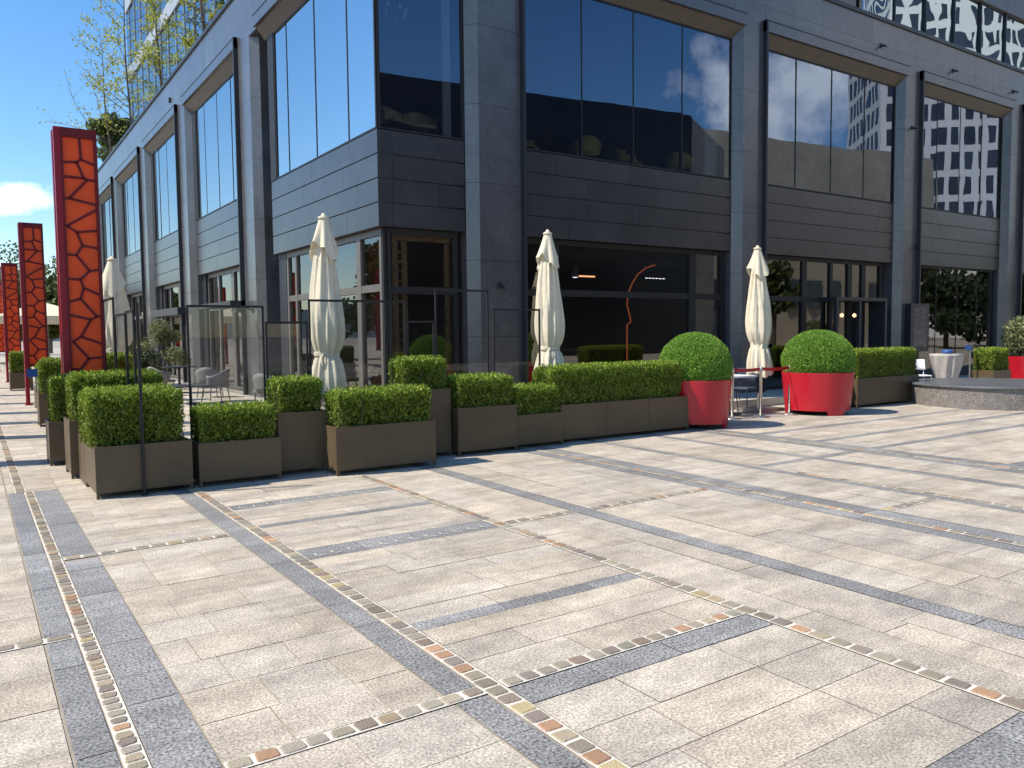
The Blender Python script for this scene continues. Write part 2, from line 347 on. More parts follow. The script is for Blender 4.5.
fill(slab, 7.715, 8.62, Y0, 6.05, 'y', .45, .6, 1.3); fill(blue, 7.715, 9.55, 6.055, 6.17, 'x', .12, .5, .9, tf=bluet); fill(slab, 7.715, 8.62, 6.17, Y1, 'y', .45, .6, 1.3)
fill(blue, 8.625, 8.78, Y0, 6.05, 'y', .16, .4, .9, tf=bluet); fill(blue, 8.625, 8.78, 6.175, Y1, 'y', .16, .4, .9, tf=bluet)
fill(slab, 8.785, 9.55, Y0, 6.05, 'y', .38, .6, 1.3); fill(slab, 8.785, 9.55, 6.175, Y1, 'y', .38, .6, 1.3)
wide(9.56)
cuts = [(2.5, 2.7), (4.3, 4.45), (6.05, 6.2), (6.93, 7.08), (7.95, 8.12), (9.6, 9.75)]
y = Y0
for a, b in cuts+[(Y1, Y1)]:
    fill(slab, 10.065, XR, y, a, 'x', .3, .5, 1.3)
    if b > a: fill(blue, 10.065, XR, a, b, 'x', b-a, .4, .9, tf=bluet)
    y = b
far = MB()
fill(far, XR, 120, -40, 120, 'y', 3, 4, 9); fill(far, -60, -3.2, -40, 120, 'y', 3, 4, 9); fill(far, -3.2, XR, Y1, 140, 'y', 2, 3, 7); fill(far, -3.2, XR, -40, Y0, 'y', 2, 3, 7)
slab.v = slab.v+far.v if False else slab.v
struct(slab.build('plaza_paving', 'slab')); struct(far.build('outer_paving', 'slab')); struct(blue.build('bluestone_bands', 'blue'))
struct(grout.build('joint_mortar', 'grout')); struct(cob.build('cobble_lines', 'cob'))
h = MB(); vs = []; n = 60
for i in range(n+1):
    x = -400+i*20; z = 16+16*math.exp(-((x-20)/90)**2)+5*math.sin(i*.7)+3*math.sin(i*1.9)
    vs += [(x, 420, -2), (x, 470, max(z*.95, 8)), (x, 560, -2)]
h.add(vs, [(3*i, 3*i+3, 3*i+4, 3*i+1) for i in range(n)]+[(3*i+1, 3*i+4, 3*i+5, 3*i+2) for i in range(n)]); struct(h.build('hills', 'hill'))
# ------------------------------------------------------------------ main building
XW, YW = 6.44, 13.87; XF, YF = 6.24, 13.67
ZT = 10.55; LZ = 9.2
B = thing('restaurant_building', 'dark granite building with tall framed windows and a glazed corner over the terrace', 'building', (XW, YW, 0))
def ptint():
    k = random.uniform(.9, 1.1); return (k, k, k*1.01)
def blocks(mb, x0, x1, y0, y1, z0, z1, hgt):
    n = max(1, round((z1-z0)/hgt)); q = (z1-z0)/n
    for i in range(n): mb.box(x0, x1, y0, y1, z0+i*q+(.003 if i else 0), z0+(i+1)*q-.003, ptint())
YE = 65.4
lp = [(20.97, 22.0), (28.34, 29.34), (35.6, 36.6), (43.2, 44.0), (50.4, 51.3), (57.7, 58.7), (64.7, YE)]
rp = [(8.54, 9.54), (16.39, 17.13), (23.75, 24.5), (30.45, 31.2), (37.4, 38.1), (44.4, 45.1), (51.4, 52.3)]
def prism(mb, pts, z0, z1, t):
    n = len(pts); mb.add([(x, y, z0) for x, y in pts]+[(x, y, z1) for x, y in pts], [tuple(range(n-1, -1, -1)), tuple(range(n, 2*n))]+[(i, (i+1) % n, n+(i+1) % n, n+i) for i in range(n)], t)
def pblocks(mb, pts, z0, z1, hgt):
    n = round((z1-z0)/hgt); q = (z1-z0)/n
    for i in range(n): prism(mb, pts, z0+i*q+(.003 if i else 0), z0+(i+1)*q-.003, ptint())
CH = .2
for a, b in lp:
    m = MB(); pblocks(m, [(XF, a), (XF+.2, a-CH), (XW+.5, a-CH), (XW+.5, b), (XF, b)], 0, LZ, 1.55); m.build('pier', 'pier', B)
for a, b in rp:
    c = .2
    m = MB(); pblocks(m, [(a, YF), (b, YF), (b, YW+.5), (a-c, YW+.5), (a-c, YF+.2)], 0, LZ, 1.55); m.build('pier', 'pier', B)
# upper wall band: slabs
m = MB(); y = YF
while y < YE-.01:
    e = min(y+1.18, YE); m.box(XF, XF+.35, y+.003, e-.003, LZ, ZT, ptint()); y = e
m.build('upper_wall', 'pier', B)
m = MB(); x = XF+.35
while x < 52.3:
    e = min(x+1.18, 52.3); m.box(x+.003, e-.003, YF, YF+.35, LZ, 9.85, ptint()); m.box(x+.003, e-.003, YF, YF+.35, 9.856, ZT, ptint()); x = e
m.build('upper_wall', 'pier', B)
m = MB(); m.box(XF-.05, XF+.45, YF-.05, YE, ZT, ZT+.1); m.box(XF+.45, 52.3, YF-.05, YF+.45, ZT, ZT+.1); m.build('coping', 'dark', B)
m = MB(); m.box(XF+.35, 51.5, YF+.35, YE-.1, 9.5, 10.3); m.build('roof', 'sand', B)
# openings
def courses(mb, ax, a0, a1, plane, z0, z1, n=4, thick=.3):
    q = (z1-z0)/n
    for i in range(n):
        p = a0; off = -.012*(n-1-i)*0
        cutp = a0+random.uniform(.9, 2.0)
        while p < a1-.01:
            e = min(cutp, a1)
            if a1-e < .5: e = a1
            t = ptint()
            if ax == 'y': mb.box(plane, plane+thick, p+.003, e-.003, z0+i*q+.012, z0+(i+1)*q-.012, t)
            else: mb.box(p+.003, e-.003, plane, plane+thick, z0+i*q+.012, z0+(i+1)*q-.012, t)
            p = e; cutp = e+random.choice([1.55, 2.1, 2.3])
def window(prefix, ax, a0, a1, plane, z0, z1, muls, trans=None, mw=.05, gm='gl_up', fm='framed', fr=.07, depth=.1):
    """one window: frame mesh with a glass sub-part"""
    f = MB(); g_ = MB()
    def bx(p, q, zz0, zz1, d0=0, d1=depth):
        if ax == 'y': f.box(plane+d0, plane+d1, p, q, zz0, zz1)
        else: f.box(p, q, plane+d0, plane+d1, zz0, zz1)
    bx(a0, a1, z1-fr, z1); bx(a0, a1, z0, z0+fr*.7)
    bx(a0, a0+fr, z0+fr*.7, z1-fr); bx(a1-fr, a1, z0+fr*.7, z1-fr)
    ms = [(c if isinstance(c, tuple) else (c, mw)) for c in muls]
    zs = [z0+fr*.7]
    if trans: bx(a0+fr, a1-fr, trans-.07, trans+.07, .004, depth-.004)
    for c, w in ms: bx(c-w/2, c+w/2, z0+fr*.7, z1-fr, -.002 if w > .08 else .012, depth+.01)
    w_ = f.build('window', fm, B)
    edges = [a0+fr]+[c for c, w in ms]+[a1-fr]
    for p, q in zip(edges[:-1], edges[1:]):
        # each pane very slightly out of plane, as real glazing is
        d = plane+(depth*.5 if fr > .055 else .022); e1, e2 = random.uniform(-.004, .004), random.uniform(-.004, .004)
        if ax == 'y': g_.add([(d+e1, q, z0+.03), (d-e1, p, z0+.03), (d-e1+e2, p, z1-.03), (d+e1+e2, q, z1-.03)], [(0, 1, 2, 3)])
        else: g_.add([(p, d+e1, z0+.03), (q, d-e1, z0+.03), (q, d-e1+e2, z1-.03), (p, d+e1+e2, z1-.03)], [(0, 1, 2, 3)])
    g_.build('glass', gm, w_)
    return w_
SILL = 5.42; CB = 3.62; GT = 8.93
def lintel(ax, a0, a1, fin_at):
    m = MB()
    if ax == 'y': m.box(XF-.09, XF, a0, a1, LZ, 9.46, (.8, .8, .8))
    else: m.box(a0, a1, YF-.1, YF, LZ, 9.46, (.8, .8, .8))
    m.build('lintel_panel', 'pier', B)
    m = MB()
    if ax == 'y': m.box(XF-.10, XF-.002, a0, a1+.02, 9.462, 9.485)
    else: m.box(a0, a1+.02, YF-.11, YF-.002, 9.462, 9.485)
    m.build('lintel_flashing', 'dark', B)
    m = MB()
    pr = [(-.0, LZ-.003), (.198, GT-.01), (.198, GT+.05), (-.0, LZ)]
    n = len(pr); c0, c1 = a0, a1
    if ax == 'y': vs = [(XF-.09*0+u, c0, z) for u, z in pr]+[(XF+u, c1, z) for u, z in pr]
    else: vs = [(c0, YF+u, z) for u, z in pr]+[(c1, YF+u, z) for u, z in pr]
    m.add(vs, [(i, (i+1) % n, n+(i+1) % n, n+i) for i in range(n)])
    m.build('soffit', 'bronze', B)
    if ax == 'y':
        m = MB(); e = a1-CH; m.box(XW-.012, XW+.1, e-.42, e-.003, SILL+.006, GT-.003); m.build('reveal_lining', 'framed', B)
    if fin_at is not None:
        m = MB()
        if ax == 'y': m.box(XF-.11, XW+.15, fin_at-.0, fin_at+.06, 0, 9.48)
        else: m.box(fin_at, fin_at+.06, YF-.13, YW+.15, 0, 9.48)
        m.build('window_fin', 'dark', B)
# left facade
lo = [(YW, 20.3)]+[(lp[i][1], lp[i+1][0]) for i in range(6)]
for i, (a, b) in enumerate(lo):
    bl = b; b = b-CH
    f0 = a+.06 if i else a
    m = MB(); courses(m, 'y', a+.06 if i else a, b-.003, XW, CB, SILL); m.build('cladding', 'clad', B)
    m = MB(); m.box(XW+.03, XW+.32, f0+.01, b-.01, CB+.02, SILL-.02); m.build('cladding_backing', 'dark', B)
    if i == 0:
        window('', 'y', YW+.02, b-.42, XW+.0, SILL+.005, GT, [15.22, 16.98, 18.78], gm='gl_left', fr=.05, mw=.03)
    else:
        w = (b-f0)/4; window('', 'y', f0, b-.42, XW+.0, SILL+.005, GT, [f0+w, f0+2*w, f0+3*w], gm='gl_left', fr=.05, mw=.03)
    lintel('y', a if i else YF, bl, a if i else None)
    if i == 0: window('', 'y', YW+.2, b-.55, XW+.14, 0.0, CB, [(15.17, .2), (18.9, .12)], 2.5, fm='frame', gm='gl_gf', fr=.12)
    elif i < 3: window('', 'y', f0, b-.5, XW+.2, 0.0, CB, [(f0+1.0, .14), (f0+2.6, .3), (f0+4.2, .14)], 2.5, fm='frame', gm='gl_gf', fr=.12)
    else: window('', 'y', f0, b-.3, XW+.2, 0.0, CB, [(f0+2, .12), (f0+4, .12)], 2.5, fm='frame', gm='gl_gf', fr=.12)
    m = MB(); m.box(XW+.13, XW+.3, b-(.5 if i in (1, 2) else .54 if i == 0 else .3), b, 0, CB); m.build('side_panel', 'dark', B)
# right facade
ro = [(XW, 8.52)]+[(rp[i][1], rp[i+1][0]) for i in range(6)]
for i, (a, b) in enumerate(ro):
    bl = b; b = b-.2
    f0 = a+.06 if i else a
    m = MB(); courses(m, 'x', f0+(.305 if i == 0 else 0), b-.003, YW, CB, SILL); m.build('cladding', 'clad', B)
    m = MB(); m.box(f0+(.33 if i == 0 else .01), b-.2, YW+.03, YW+.32, CB+.02, SILL-.02); m.build('cladding_backing', 'dark', B)
    if i == 0: window('', 'x', XW+.03, b, YW-.0, SILL+.005, GT, [], gm='gl_up', fr=.05)
    elif i == 1: window('', 'x', f0, b, YW+.0, SILL+.005, GT, [11.34, 12.86, 14.44], gm='gl_up', fr=.05, mw=.03)
    else:
        w = (b-f0)/4; window('', 'x', f0, b, YW+.0, SILL+.005, GT, [f0+w, f0+2*w, f0+3*w], gm='gl_up', fr=.05, mw=.03)
    lintel('x', XF+.0 if i == 0 else a, bl, a if i else None)
    if i == 0: window('', 'x', XW+.2, b-.1, YW+.14, 0, CB, [], 2.45, fm='framed', gm='gl_gf', fr=.1)
    elif i == 1: window('', 'x', f0, b-.06, YW+.16, 0, CB, [(10.69, .2), (14.98, .22)], 2.47, fm='framed', gm='gl_gf', fr=.1)
    elif i == 2: window('', 'x', f0, b-.3, YW+.16, 0, CB, [(19.45, .2), (20.7, .12), (21.6, .2), (22.3, .18)], 2.47, fm='framed', gm='gl_gf', fr=.1)
    else: window('', 'x', f0, b-.1, YW+.1, 0, CB, [26.32+6.9*(i-3), 27.64+6.9*(i-3), 28.97+6.9*(i-3)], None, fm='framed', gm='gl_gf', fr=.05, mw=.03)
# corner post, door canopy, dado
m = MB(); m.box(XW+.14, XW+.22, YW+.14, YW+.22, 0, CB); m.box(XW+.02, XW+.06, YW+.02, YW+.06, SILL, GT); m.build('corner_post', 'framed', B)
m = MB()
for x in (20.1, 21.2, 22.5): m.box(x, x+.1, YW-.42, YW-.32, 0, 2.42)
m.box(20.1, 22.6, YW-.42, YW+.12, 2.425, 2.52); m.box(22.5, 22.6, YW-.3, YW+.1, 0, 2.42); m.box(21.3, 22.48, YW-.38, YW-.36, .1, 2.4) if False else None
dp = m.build('door_portal', 'dark', B)
m = MB(); m.add([(22.55, YW-.32, .02), (22.55, YW+.14, .02), (22.55, YW+.14, 2.4), (22.55, YW-.32, 2.4)], [(0, 1, 2, 3)]); m.build('glass', 'gl_gf', dp)
# inside
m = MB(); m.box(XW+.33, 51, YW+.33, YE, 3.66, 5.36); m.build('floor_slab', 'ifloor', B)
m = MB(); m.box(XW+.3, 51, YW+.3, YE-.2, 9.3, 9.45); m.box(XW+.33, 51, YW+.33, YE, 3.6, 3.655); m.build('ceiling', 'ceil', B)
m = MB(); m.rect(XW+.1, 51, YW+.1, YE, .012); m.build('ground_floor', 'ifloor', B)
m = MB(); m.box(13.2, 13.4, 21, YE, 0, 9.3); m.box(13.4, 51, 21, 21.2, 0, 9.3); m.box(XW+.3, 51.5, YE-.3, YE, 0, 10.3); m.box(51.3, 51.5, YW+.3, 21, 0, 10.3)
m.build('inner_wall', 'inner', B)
m = MB()
for i, (a, b) in enumerate(lo):
    bl = b; b = b-CH
    if i in (2, 3, 4, 1):
        for (s0, s1) in ((a+.3, a+1.2), (b-1.6, b-.6)) if i != 1 else ((b-1.0, b-.3),):
            n = 26; pts = []
            for k in range(n+1):
                yy = s0+(s1-s0)*k/n; pts.append((XW+.45+.04*math.sin(k*1.7), yy))
            vs = [(x, yy, 5.4) for x, yy in pts]+[(x, yy, 9.0) for x, yy in pts]
            m.add(vs, [(k, k+1, n+2+k, n+1+k) for k in range(n)])
m.build('curtain', 'curtain', B)
m = MB(); m.box(15.65, 16.1, YW+.4, YW+.45, 5.4, 9.0); m.box(8.02, 8.2, YW+.3, YW+.36, 5.4, 9.0); m.build('curtain', 'curtain', B)
# wall cameras / spots
for k, (x, z) in enumerate([(1.0148*x_, 1.0148*z_-.02) for x_, z_ in [(22.06, 9.72), (26.05, 9.7), (30.02, 9.68), (23.77, 7.63), (24.08, 4.1), (8.87, 2.55)]]):
    m = MB(); m.box(x-.05, x+.05, YF-.03, YF-.002, z-.06, z+.06); m.tube([(x, YF-.03, z), (x, YF-.1, z-.02), (x, YF-.17, z-.07)], .028, 8); m.build('wall_lamp', 'dark', B)
m = MB(); m.box(XF-.03, XF-.002, 21.25, 21.35, 2.2, 2.32); m.tube([(XF-.03, 21.3, 2.28), (XF-.3, 21.3, 2.36), (XF-.45, 21.15, 2.3)], .025, 8); m.box(XF-.5, XF-.25, 21.07, 21.21, 2.2, 2.3); m.build('security_camera', 'dark', B)
m = MB(); m.box(XF-.06, XF-.002, 30.3, 30.45, 9.8, 9.95); m.build('wall_lamp', 'dark', B)
m = MB(); m.box(XF-.4, XW+.1, 22.0, 25.5, 2.42, 2.55); m.build('door_canopy', 'dark', B)
m = MB(); m.box(XF-.3, XW+.1, 29, 33.8, 2.35, 2.6); m.build('door_canopy', 'dark', B)
# upper towers of glass
U = thing('glass_tower', 'blue glass office block set back on the roof behind the slim trees', 'building', (9, 24, 10.3))
m = MB(); m.box(9.02, 22, 24, 55.6, 10.31, 34); m.build('glass_wall', 'gl_tower2', U)
m = MB(); m.box(9.3, 21.8, 24.2, 55.3, 10.31, 33.9); m.build('core_wall', 'inner', U)
m = MB()
for z in (13.2, 17.4, 21.6, 25.8, 30):
    m.box(8.93, 9.0, 24, 55.65, z, z+.75)
m.build('spandrel', 'band', U)
m = MB(); k = 24.0
while k < 55.6: m.box(8.97, 9.01, k, k+.05, 10.31, 34); k += 1.8
m.build('mullion', 'band', U)
U = thing('glass_tower', 'mirror glass office block rising above the parapet over the right hand windows', 'building', (21.7, 14.6, 10.3))
m = MB(); x = 22.8
while x < 50:
    e1, e2 = random.uniform(-.02, .02), random.uniform(-.02, .02)
    m.add([(x, 14.6+e1, 10.31), (x+1.75, 14.6-e1, 10.31), (x+1.75, 14.6-e1+e2, 13.0), (x, 14.6+e1+e2, 13.0)], [(0, 1, 2, 3)]); x += 1.8
m.build('glass_wall', 'gl_tower', U)
m = MB(); x = 22.76
while x < 50: m.box(x, x+.04, 14.54, 14.62, 10.31, 13.02); x += 1.8
m.box(22.7, 50, 14.7, 24, 10.31, 20)
m.build('mullion', 'dark', U)
m = MB(); x = 22.7
while x < 50: m.box(x+.01, x+1.79, 14.48, 14.69, 13.03, 15.3, ptint()); x += 1.8
m.build('spandrel', 'sand', U)
# ------------------------------------------------------------------ potted hedges
def hedge_cloud(x0, x1, y0, y1, z0, z1, dens=1.0, size=.036):
    dx, dy, dz = x1-x0, y1-y0, z1-z0
    A = [dx*dy, dx*dz, dx*dz, dy*dz, dy*dz]; P = []; Nn = []
    ph = rng.random(30)*6; big = size > .045
    def lumps(a, b, o):
        v = 0
        for k, f in enumerate((7, 13, 24, 41, 62)):
            v = v+np.sin(a*f+ph[o+k]+1.3*np.sin(b*f*.8+ph[o+k+5]))*np.sin(b*f*1.1+ph[o+k+2]+np.sin(a*f*.6))*(1, .9, .9, .8, .6)[k]
        return v/1.9
    for a, (ax, s) in zip(A, [(2, 1), (1, -1), (1, 1), (0, -1), (0, 1)]):
        n = int(a*15500*dens); q = rng.random((n, 3)); q = q*[dx, dy, dz]+[x0, y0, z0]; nn = np.zeros((n, 3)); nn[:, ax] = s
        o = [i for i in (0, 1, 2) if i != ax]; u, v = q[:, o[0]], q[:, o[1]]
        if ax != 2: v = v*.55           # shoots run upwards on the sides
        lm = lumps(u, v, 3*ax)
        dep = .028-.030*lm+rng.random(n)**1.8*.085
        q[:, ax] = ((x1, y1, z1)[ax] if s > 0 else (x0, y0, z0)[ax]) - s*dep
        P.append(q); Nn.append(nn)
    P = np.concatenate(P); Nn = np.concatenate(Nn)
    n = int(dx*dy*1400*dens); s = rng.random((n, 3))*[dx-.04, dy-.04, .06]+[x0+.02, y0+.02, z1-.02]
    P = np.concatenate([P, s]); Nn = np.concatenate([Nn, np.tile([0, 0, 1.5], (n, 1))])
    h = (P[:, 2]-z0)/dz
    # rounded long edges
    for ax, (lo_, hi_) in enumerate(((x0, x1), (y0, y1))):
        m_ = (lo_+hi_)/2; P[:, ax] = m_+(P[:, ax]-m_)*(1-.05*np.clip((h-.8)/.2, 0, 1)**2-.03*np.clip((.25-h)/.25, 0, 1))
    keep = rng.random(len(P)) < np.clip(.45+h*1.4, 0, 1)
    P = P[keep]; Nn = Nn[keep]; h = h[keep]
    V, F = leafquads(P, size, Nn*.5, up=1.1, aspect=.40, jit=.8)
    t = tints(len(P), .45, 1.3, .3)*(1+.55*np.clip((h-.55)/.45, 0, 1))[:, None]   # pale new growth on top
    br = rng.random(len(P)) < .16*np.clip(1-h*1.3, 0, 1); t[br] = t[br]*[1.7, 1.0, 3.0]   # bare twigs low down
    return V, F, t
hedge_n = 0
def potted_hedge(label, x0, x1, y0, y1, zb, zt, hx0=None, hx1=None, hy0=None, hy1=None, seams=(), feet=True, dens=1.0, size=.036, group='bronze planters with clipped hedges'):
    P = thing('potted_hedge', label, 'planter', ((x0+x1)/2, (y0+y1)/2, 0), group)
    f = .055 if feet else 0
    m = MB()
    edges = [x0]+list(seams)+[x1]
    for a, b in zip(edges[:-1], edges[1:]):
        a_, b_ = a+(.0025 if a != x0 else 0), b-(.0025 if b != x1 else 0); w = .022
        m.box(a_, b_, y0, y0+w, f, zb); m.box(a_, b_, y1-w, y1, f, zb); m.box(a_, a_+w, y0+w, y1-w, f, zb); m.box(b_-w, b_, y0+w, y1-w, f, zb)
        m.box(a_+w, b_-w, y0+w, y1-w, f+.01, f+.03)
    m.build('planter_box', 'planter', P, bevel=.003)
    if feet:
        for sx in (x0+.002, x1-.032):
            for sy in (y0+.002, y1-.032):
                q = MB(); q.box(sx, sx+.03, sy, sy+.03, 0, f-.001); q.build('foot', 'planter', P)
    m = MB(); m.rect(x0+.022, x1-.022, y0+.022, y1-.022, zb-.05); m.build('soil', 'soil', P)
    hx0 = x0+.03 if hx0 is None else hx0; hx1 = x1-.03 if hx1 is None else hx1; hy0 = y0+.03 if hy0 is None else hy0; hy1 = y1-.03 if hy1 is None else hy1
    V, F, t = hedge_cloud(hx0, hx1, hy0, hy1, zb-.03, zt, dens, size)
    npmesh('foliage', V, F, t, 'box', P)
    m = MB()
    for i in range(int((hx1-hx0)*(hy1-hy0)*34)+3):
        x, y = random.uniform(hx0+.03, hx1-.03), random.uniform(hy0+.03, hy1-.03)
        m.tube([(x, y, zb-.06), (x+random.uniform(-.04, .04), y+random.uniform(-.04, .04), (zb+zt)/2), (x+random.uniform(-.07, .07), y+random.uniform(-.07, .07), zt-.05)], [.007, .005, .002], 5)
    # inner leafy mass, so that no daylight passes through the bush
    m.build('stem', 'bark', P)
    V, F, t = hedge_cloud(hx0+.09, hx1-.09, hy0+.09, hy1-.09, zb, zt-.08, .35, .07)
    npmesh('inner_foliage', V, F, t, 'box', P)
    return P
potted_hedge('low planter with the deepest bushy hedge, at the left corner, two panels wide', .98, 1.89, 8.76, 9.62, .52, 1.05, .93, 1.84, 8.80, 9.6, seams=(1.41,), size=.034)
potted_hedge('short planter tucked right behind the corner planter on the path side', .98, 1.5, 9.64, 10.2, .52, .98, feet=False)
potted_hedge('taller planter behind the corner, second from the front on the path side', .90, 1.95, 10.23, 10.85, .66, 1.17)
potted_hedge('third planter from the front along the path, beside the first red tower', .78, 1.7, 11.44, 11.93, .55, 1.10)
potted_hedge('low wide planter right of the corner planter, below the first tall glass screen', 1.96, 2.84, 8.79, 9.3, .47, .83)
potted_hedge('tall narrow planter between two low ones, left of the nearest parasol', 2.86, 3.45, 8.95, 9.5, .72, 1.09)
potted_hedge('low wide planter standing forward in front of the nearest parasol', 3.39, 4.67, 8.55, 9.05, .555, .95)
potted_hedge('tallest narrow planter with a square hedge, behind the forward planter', 4.5, 5.2, 9.1, 9.6, .89, 1.28)
potted_hedge('medium high planter right of the tallest square one', 5.23, 6.165, 8.97, 9.5, .63, 1.02)
potted_hedge('lowest short planter stepping down before the long hedge', 6.17, 7.0, 9.02, 9.52, .47, .85)
potted_hedge('long planter with a level hedge running up to the first red pot', 7.0, 9.62, 9.08, 9.62, .56, 1.10, 6.85, 9.5, seams=(7.86, 8.74))
potted_hedge('long planter with a bright hedge right of the second red pot', 14.95, 17.25, 9.5, 10.05, .6, 1.17, seams=(15.75, 16.5))
potted_hedge('far small planter with hedge behind the stone drum, right of the draped table', 22.35, 23.3, 10.3, 10.9, .48, 1.05, size=.05, dens=.5)
potted_hedge('hedge planter behind the first red tower by the terrace', 1.2, 2.2, 13.9, 14.5, .6, 1.32, size=.05, dens=.6)
potted_hedge('hedge planter midway between the first and second red towers', 1.0, 2.1, 16.6, 17.1, .6, 1.2, size=.05, dens=.5)
potted_hedge('dark planter behind the sign stand near the second red tower', 1.2, 1.85, 20.6, 21.3, .5, .98, size=.06, dens=.5)
potted_hedge('farthest planter on the path, past the second red tower', 1.0, 1.6, 28.6, 29.3, .55, 1.15, size=.08, dens=.4)
# ------------------------------------------------------------------ red pots with topiary balls
def red_pot(label, cx, cy, r=.62, zc=1.0, rot=0., ball=True):
    P = thing('topiary_pot', label, 'plant pot', (cx, cy, 0), 'red pots with clipped balls' if ball else None)
    m = MB(); n = 72; cuts = []
    prof = [(.9*r, .085), (.93*r, .3), (.965*r, .55), (r, .78), (r, .80), (r-.035, .80), (r-.045, .70)]
    m.lathe(prof, (cx, cy), n, cap=False); m.build('pot', 'red', P, smooth=False)
    # three curved feet that continue the wall
    for k in range(3):
        q = MB(); a0 = rot+k*2.094-.33; vs = []; st = 10
        for j in range(st+1):
            u = j/st; a = a0+u*.66
            for rr, zz in ((.9*r, .088), (.89*r, 0), (.89*r-.05, 0), (.9*r-.05, .088)):
                if zz == 0: aa = a0+.33+(a-a0-.33)*.85
                else: aa = a
                vs.append((cx+rr*math.cos(aa), cy+rr*math.sin(aa), zz))
        fs = [(4*j+i, 4*j+4+i, 4*j+4+(i+1) % 4, 4*j+(i+1) % 4) for j in range(st) for i in range(4)]+[(0, 1, 2, 3), tuple(4*st+i for i in (3, 2, 1, 0))]
        q.add(vs, fs); q.build('foot', 'red', P)
    m = MB(); m.lathe([(.01, .09), (r*.9, .09)], (cx, cy), 40, cap=False); m.lathe([(.01, .74), (r-.04, .74)], (cx, cy), 40, cap=False); m.build('soil', 'soil', P)
    if ball:
        n = 42000; u = rng.normal(size=(n, 3)); u /= np.linalg.norm(u, axis=1)[:, None]
        u = u[u[:, 2] > -.62]; n = len(u)
        lump = 1+.010*np.sin(u[:, 0]*11+1)*np.sin(u[:, 2]*13)+.008*np.sin(u[:, 1]*23)*np.sin(u[:, 0]*19)+.006*rng.normal(size=n)
        rad = lump*(1-.12*rng.random(n)**2.2)
        Pp = u*rad[:, None]*[r+.01, r+.01, .585]+[cx, cy, zc]
        V, F = leafquads(Pp, .026, u*.9, up=.1, aspect=.55); npmesh('foliage', V, F, tints(n, .6, 1.4, .25), 'topi', P)
        u = u[:4000]; V, F = leafquads(u*[r-.1, r-.1, .5]+[cx, cy, zc], .12, None, aspect=.8); npmesh('inner_foliage', V, F, tints(4000, .6, 1.2, .2), 'topi', P)
    else:
        n = 5000; u = rng.normal(size=(n, 3)); u /= np.linalg.norm(u, axis=1)[:, None]
        Pp = u*(rng.random(n)**.4)[:, None]*[.62, .6, .62]+[cx, cy, 1.35]; V, F = leafquads(Pp, .09, None, up=.5); npmesh('foliage', V, F, tints(n), 'olive', P)
    m = MB(); m.tube([(cx, cy, .7), (cx, cy, 1.1)], .03, 8); m.build('trunk', 'bark', P)
    return P
red_pot('red pot with a clipped green ball at the end of the long planter', 10.08, 9.38, .60, 1.0, rot=-1.0)
red_pot('red pot with a clipped green ball right of the third parasol', 13.50, 9.42, .66, 1.02, rot=-1.9)
red_pot('partly visible red pot with a loose shrub at the right edge, beyond the stone drum', 25.0, 10.7, .62, 1.0, ball=False)
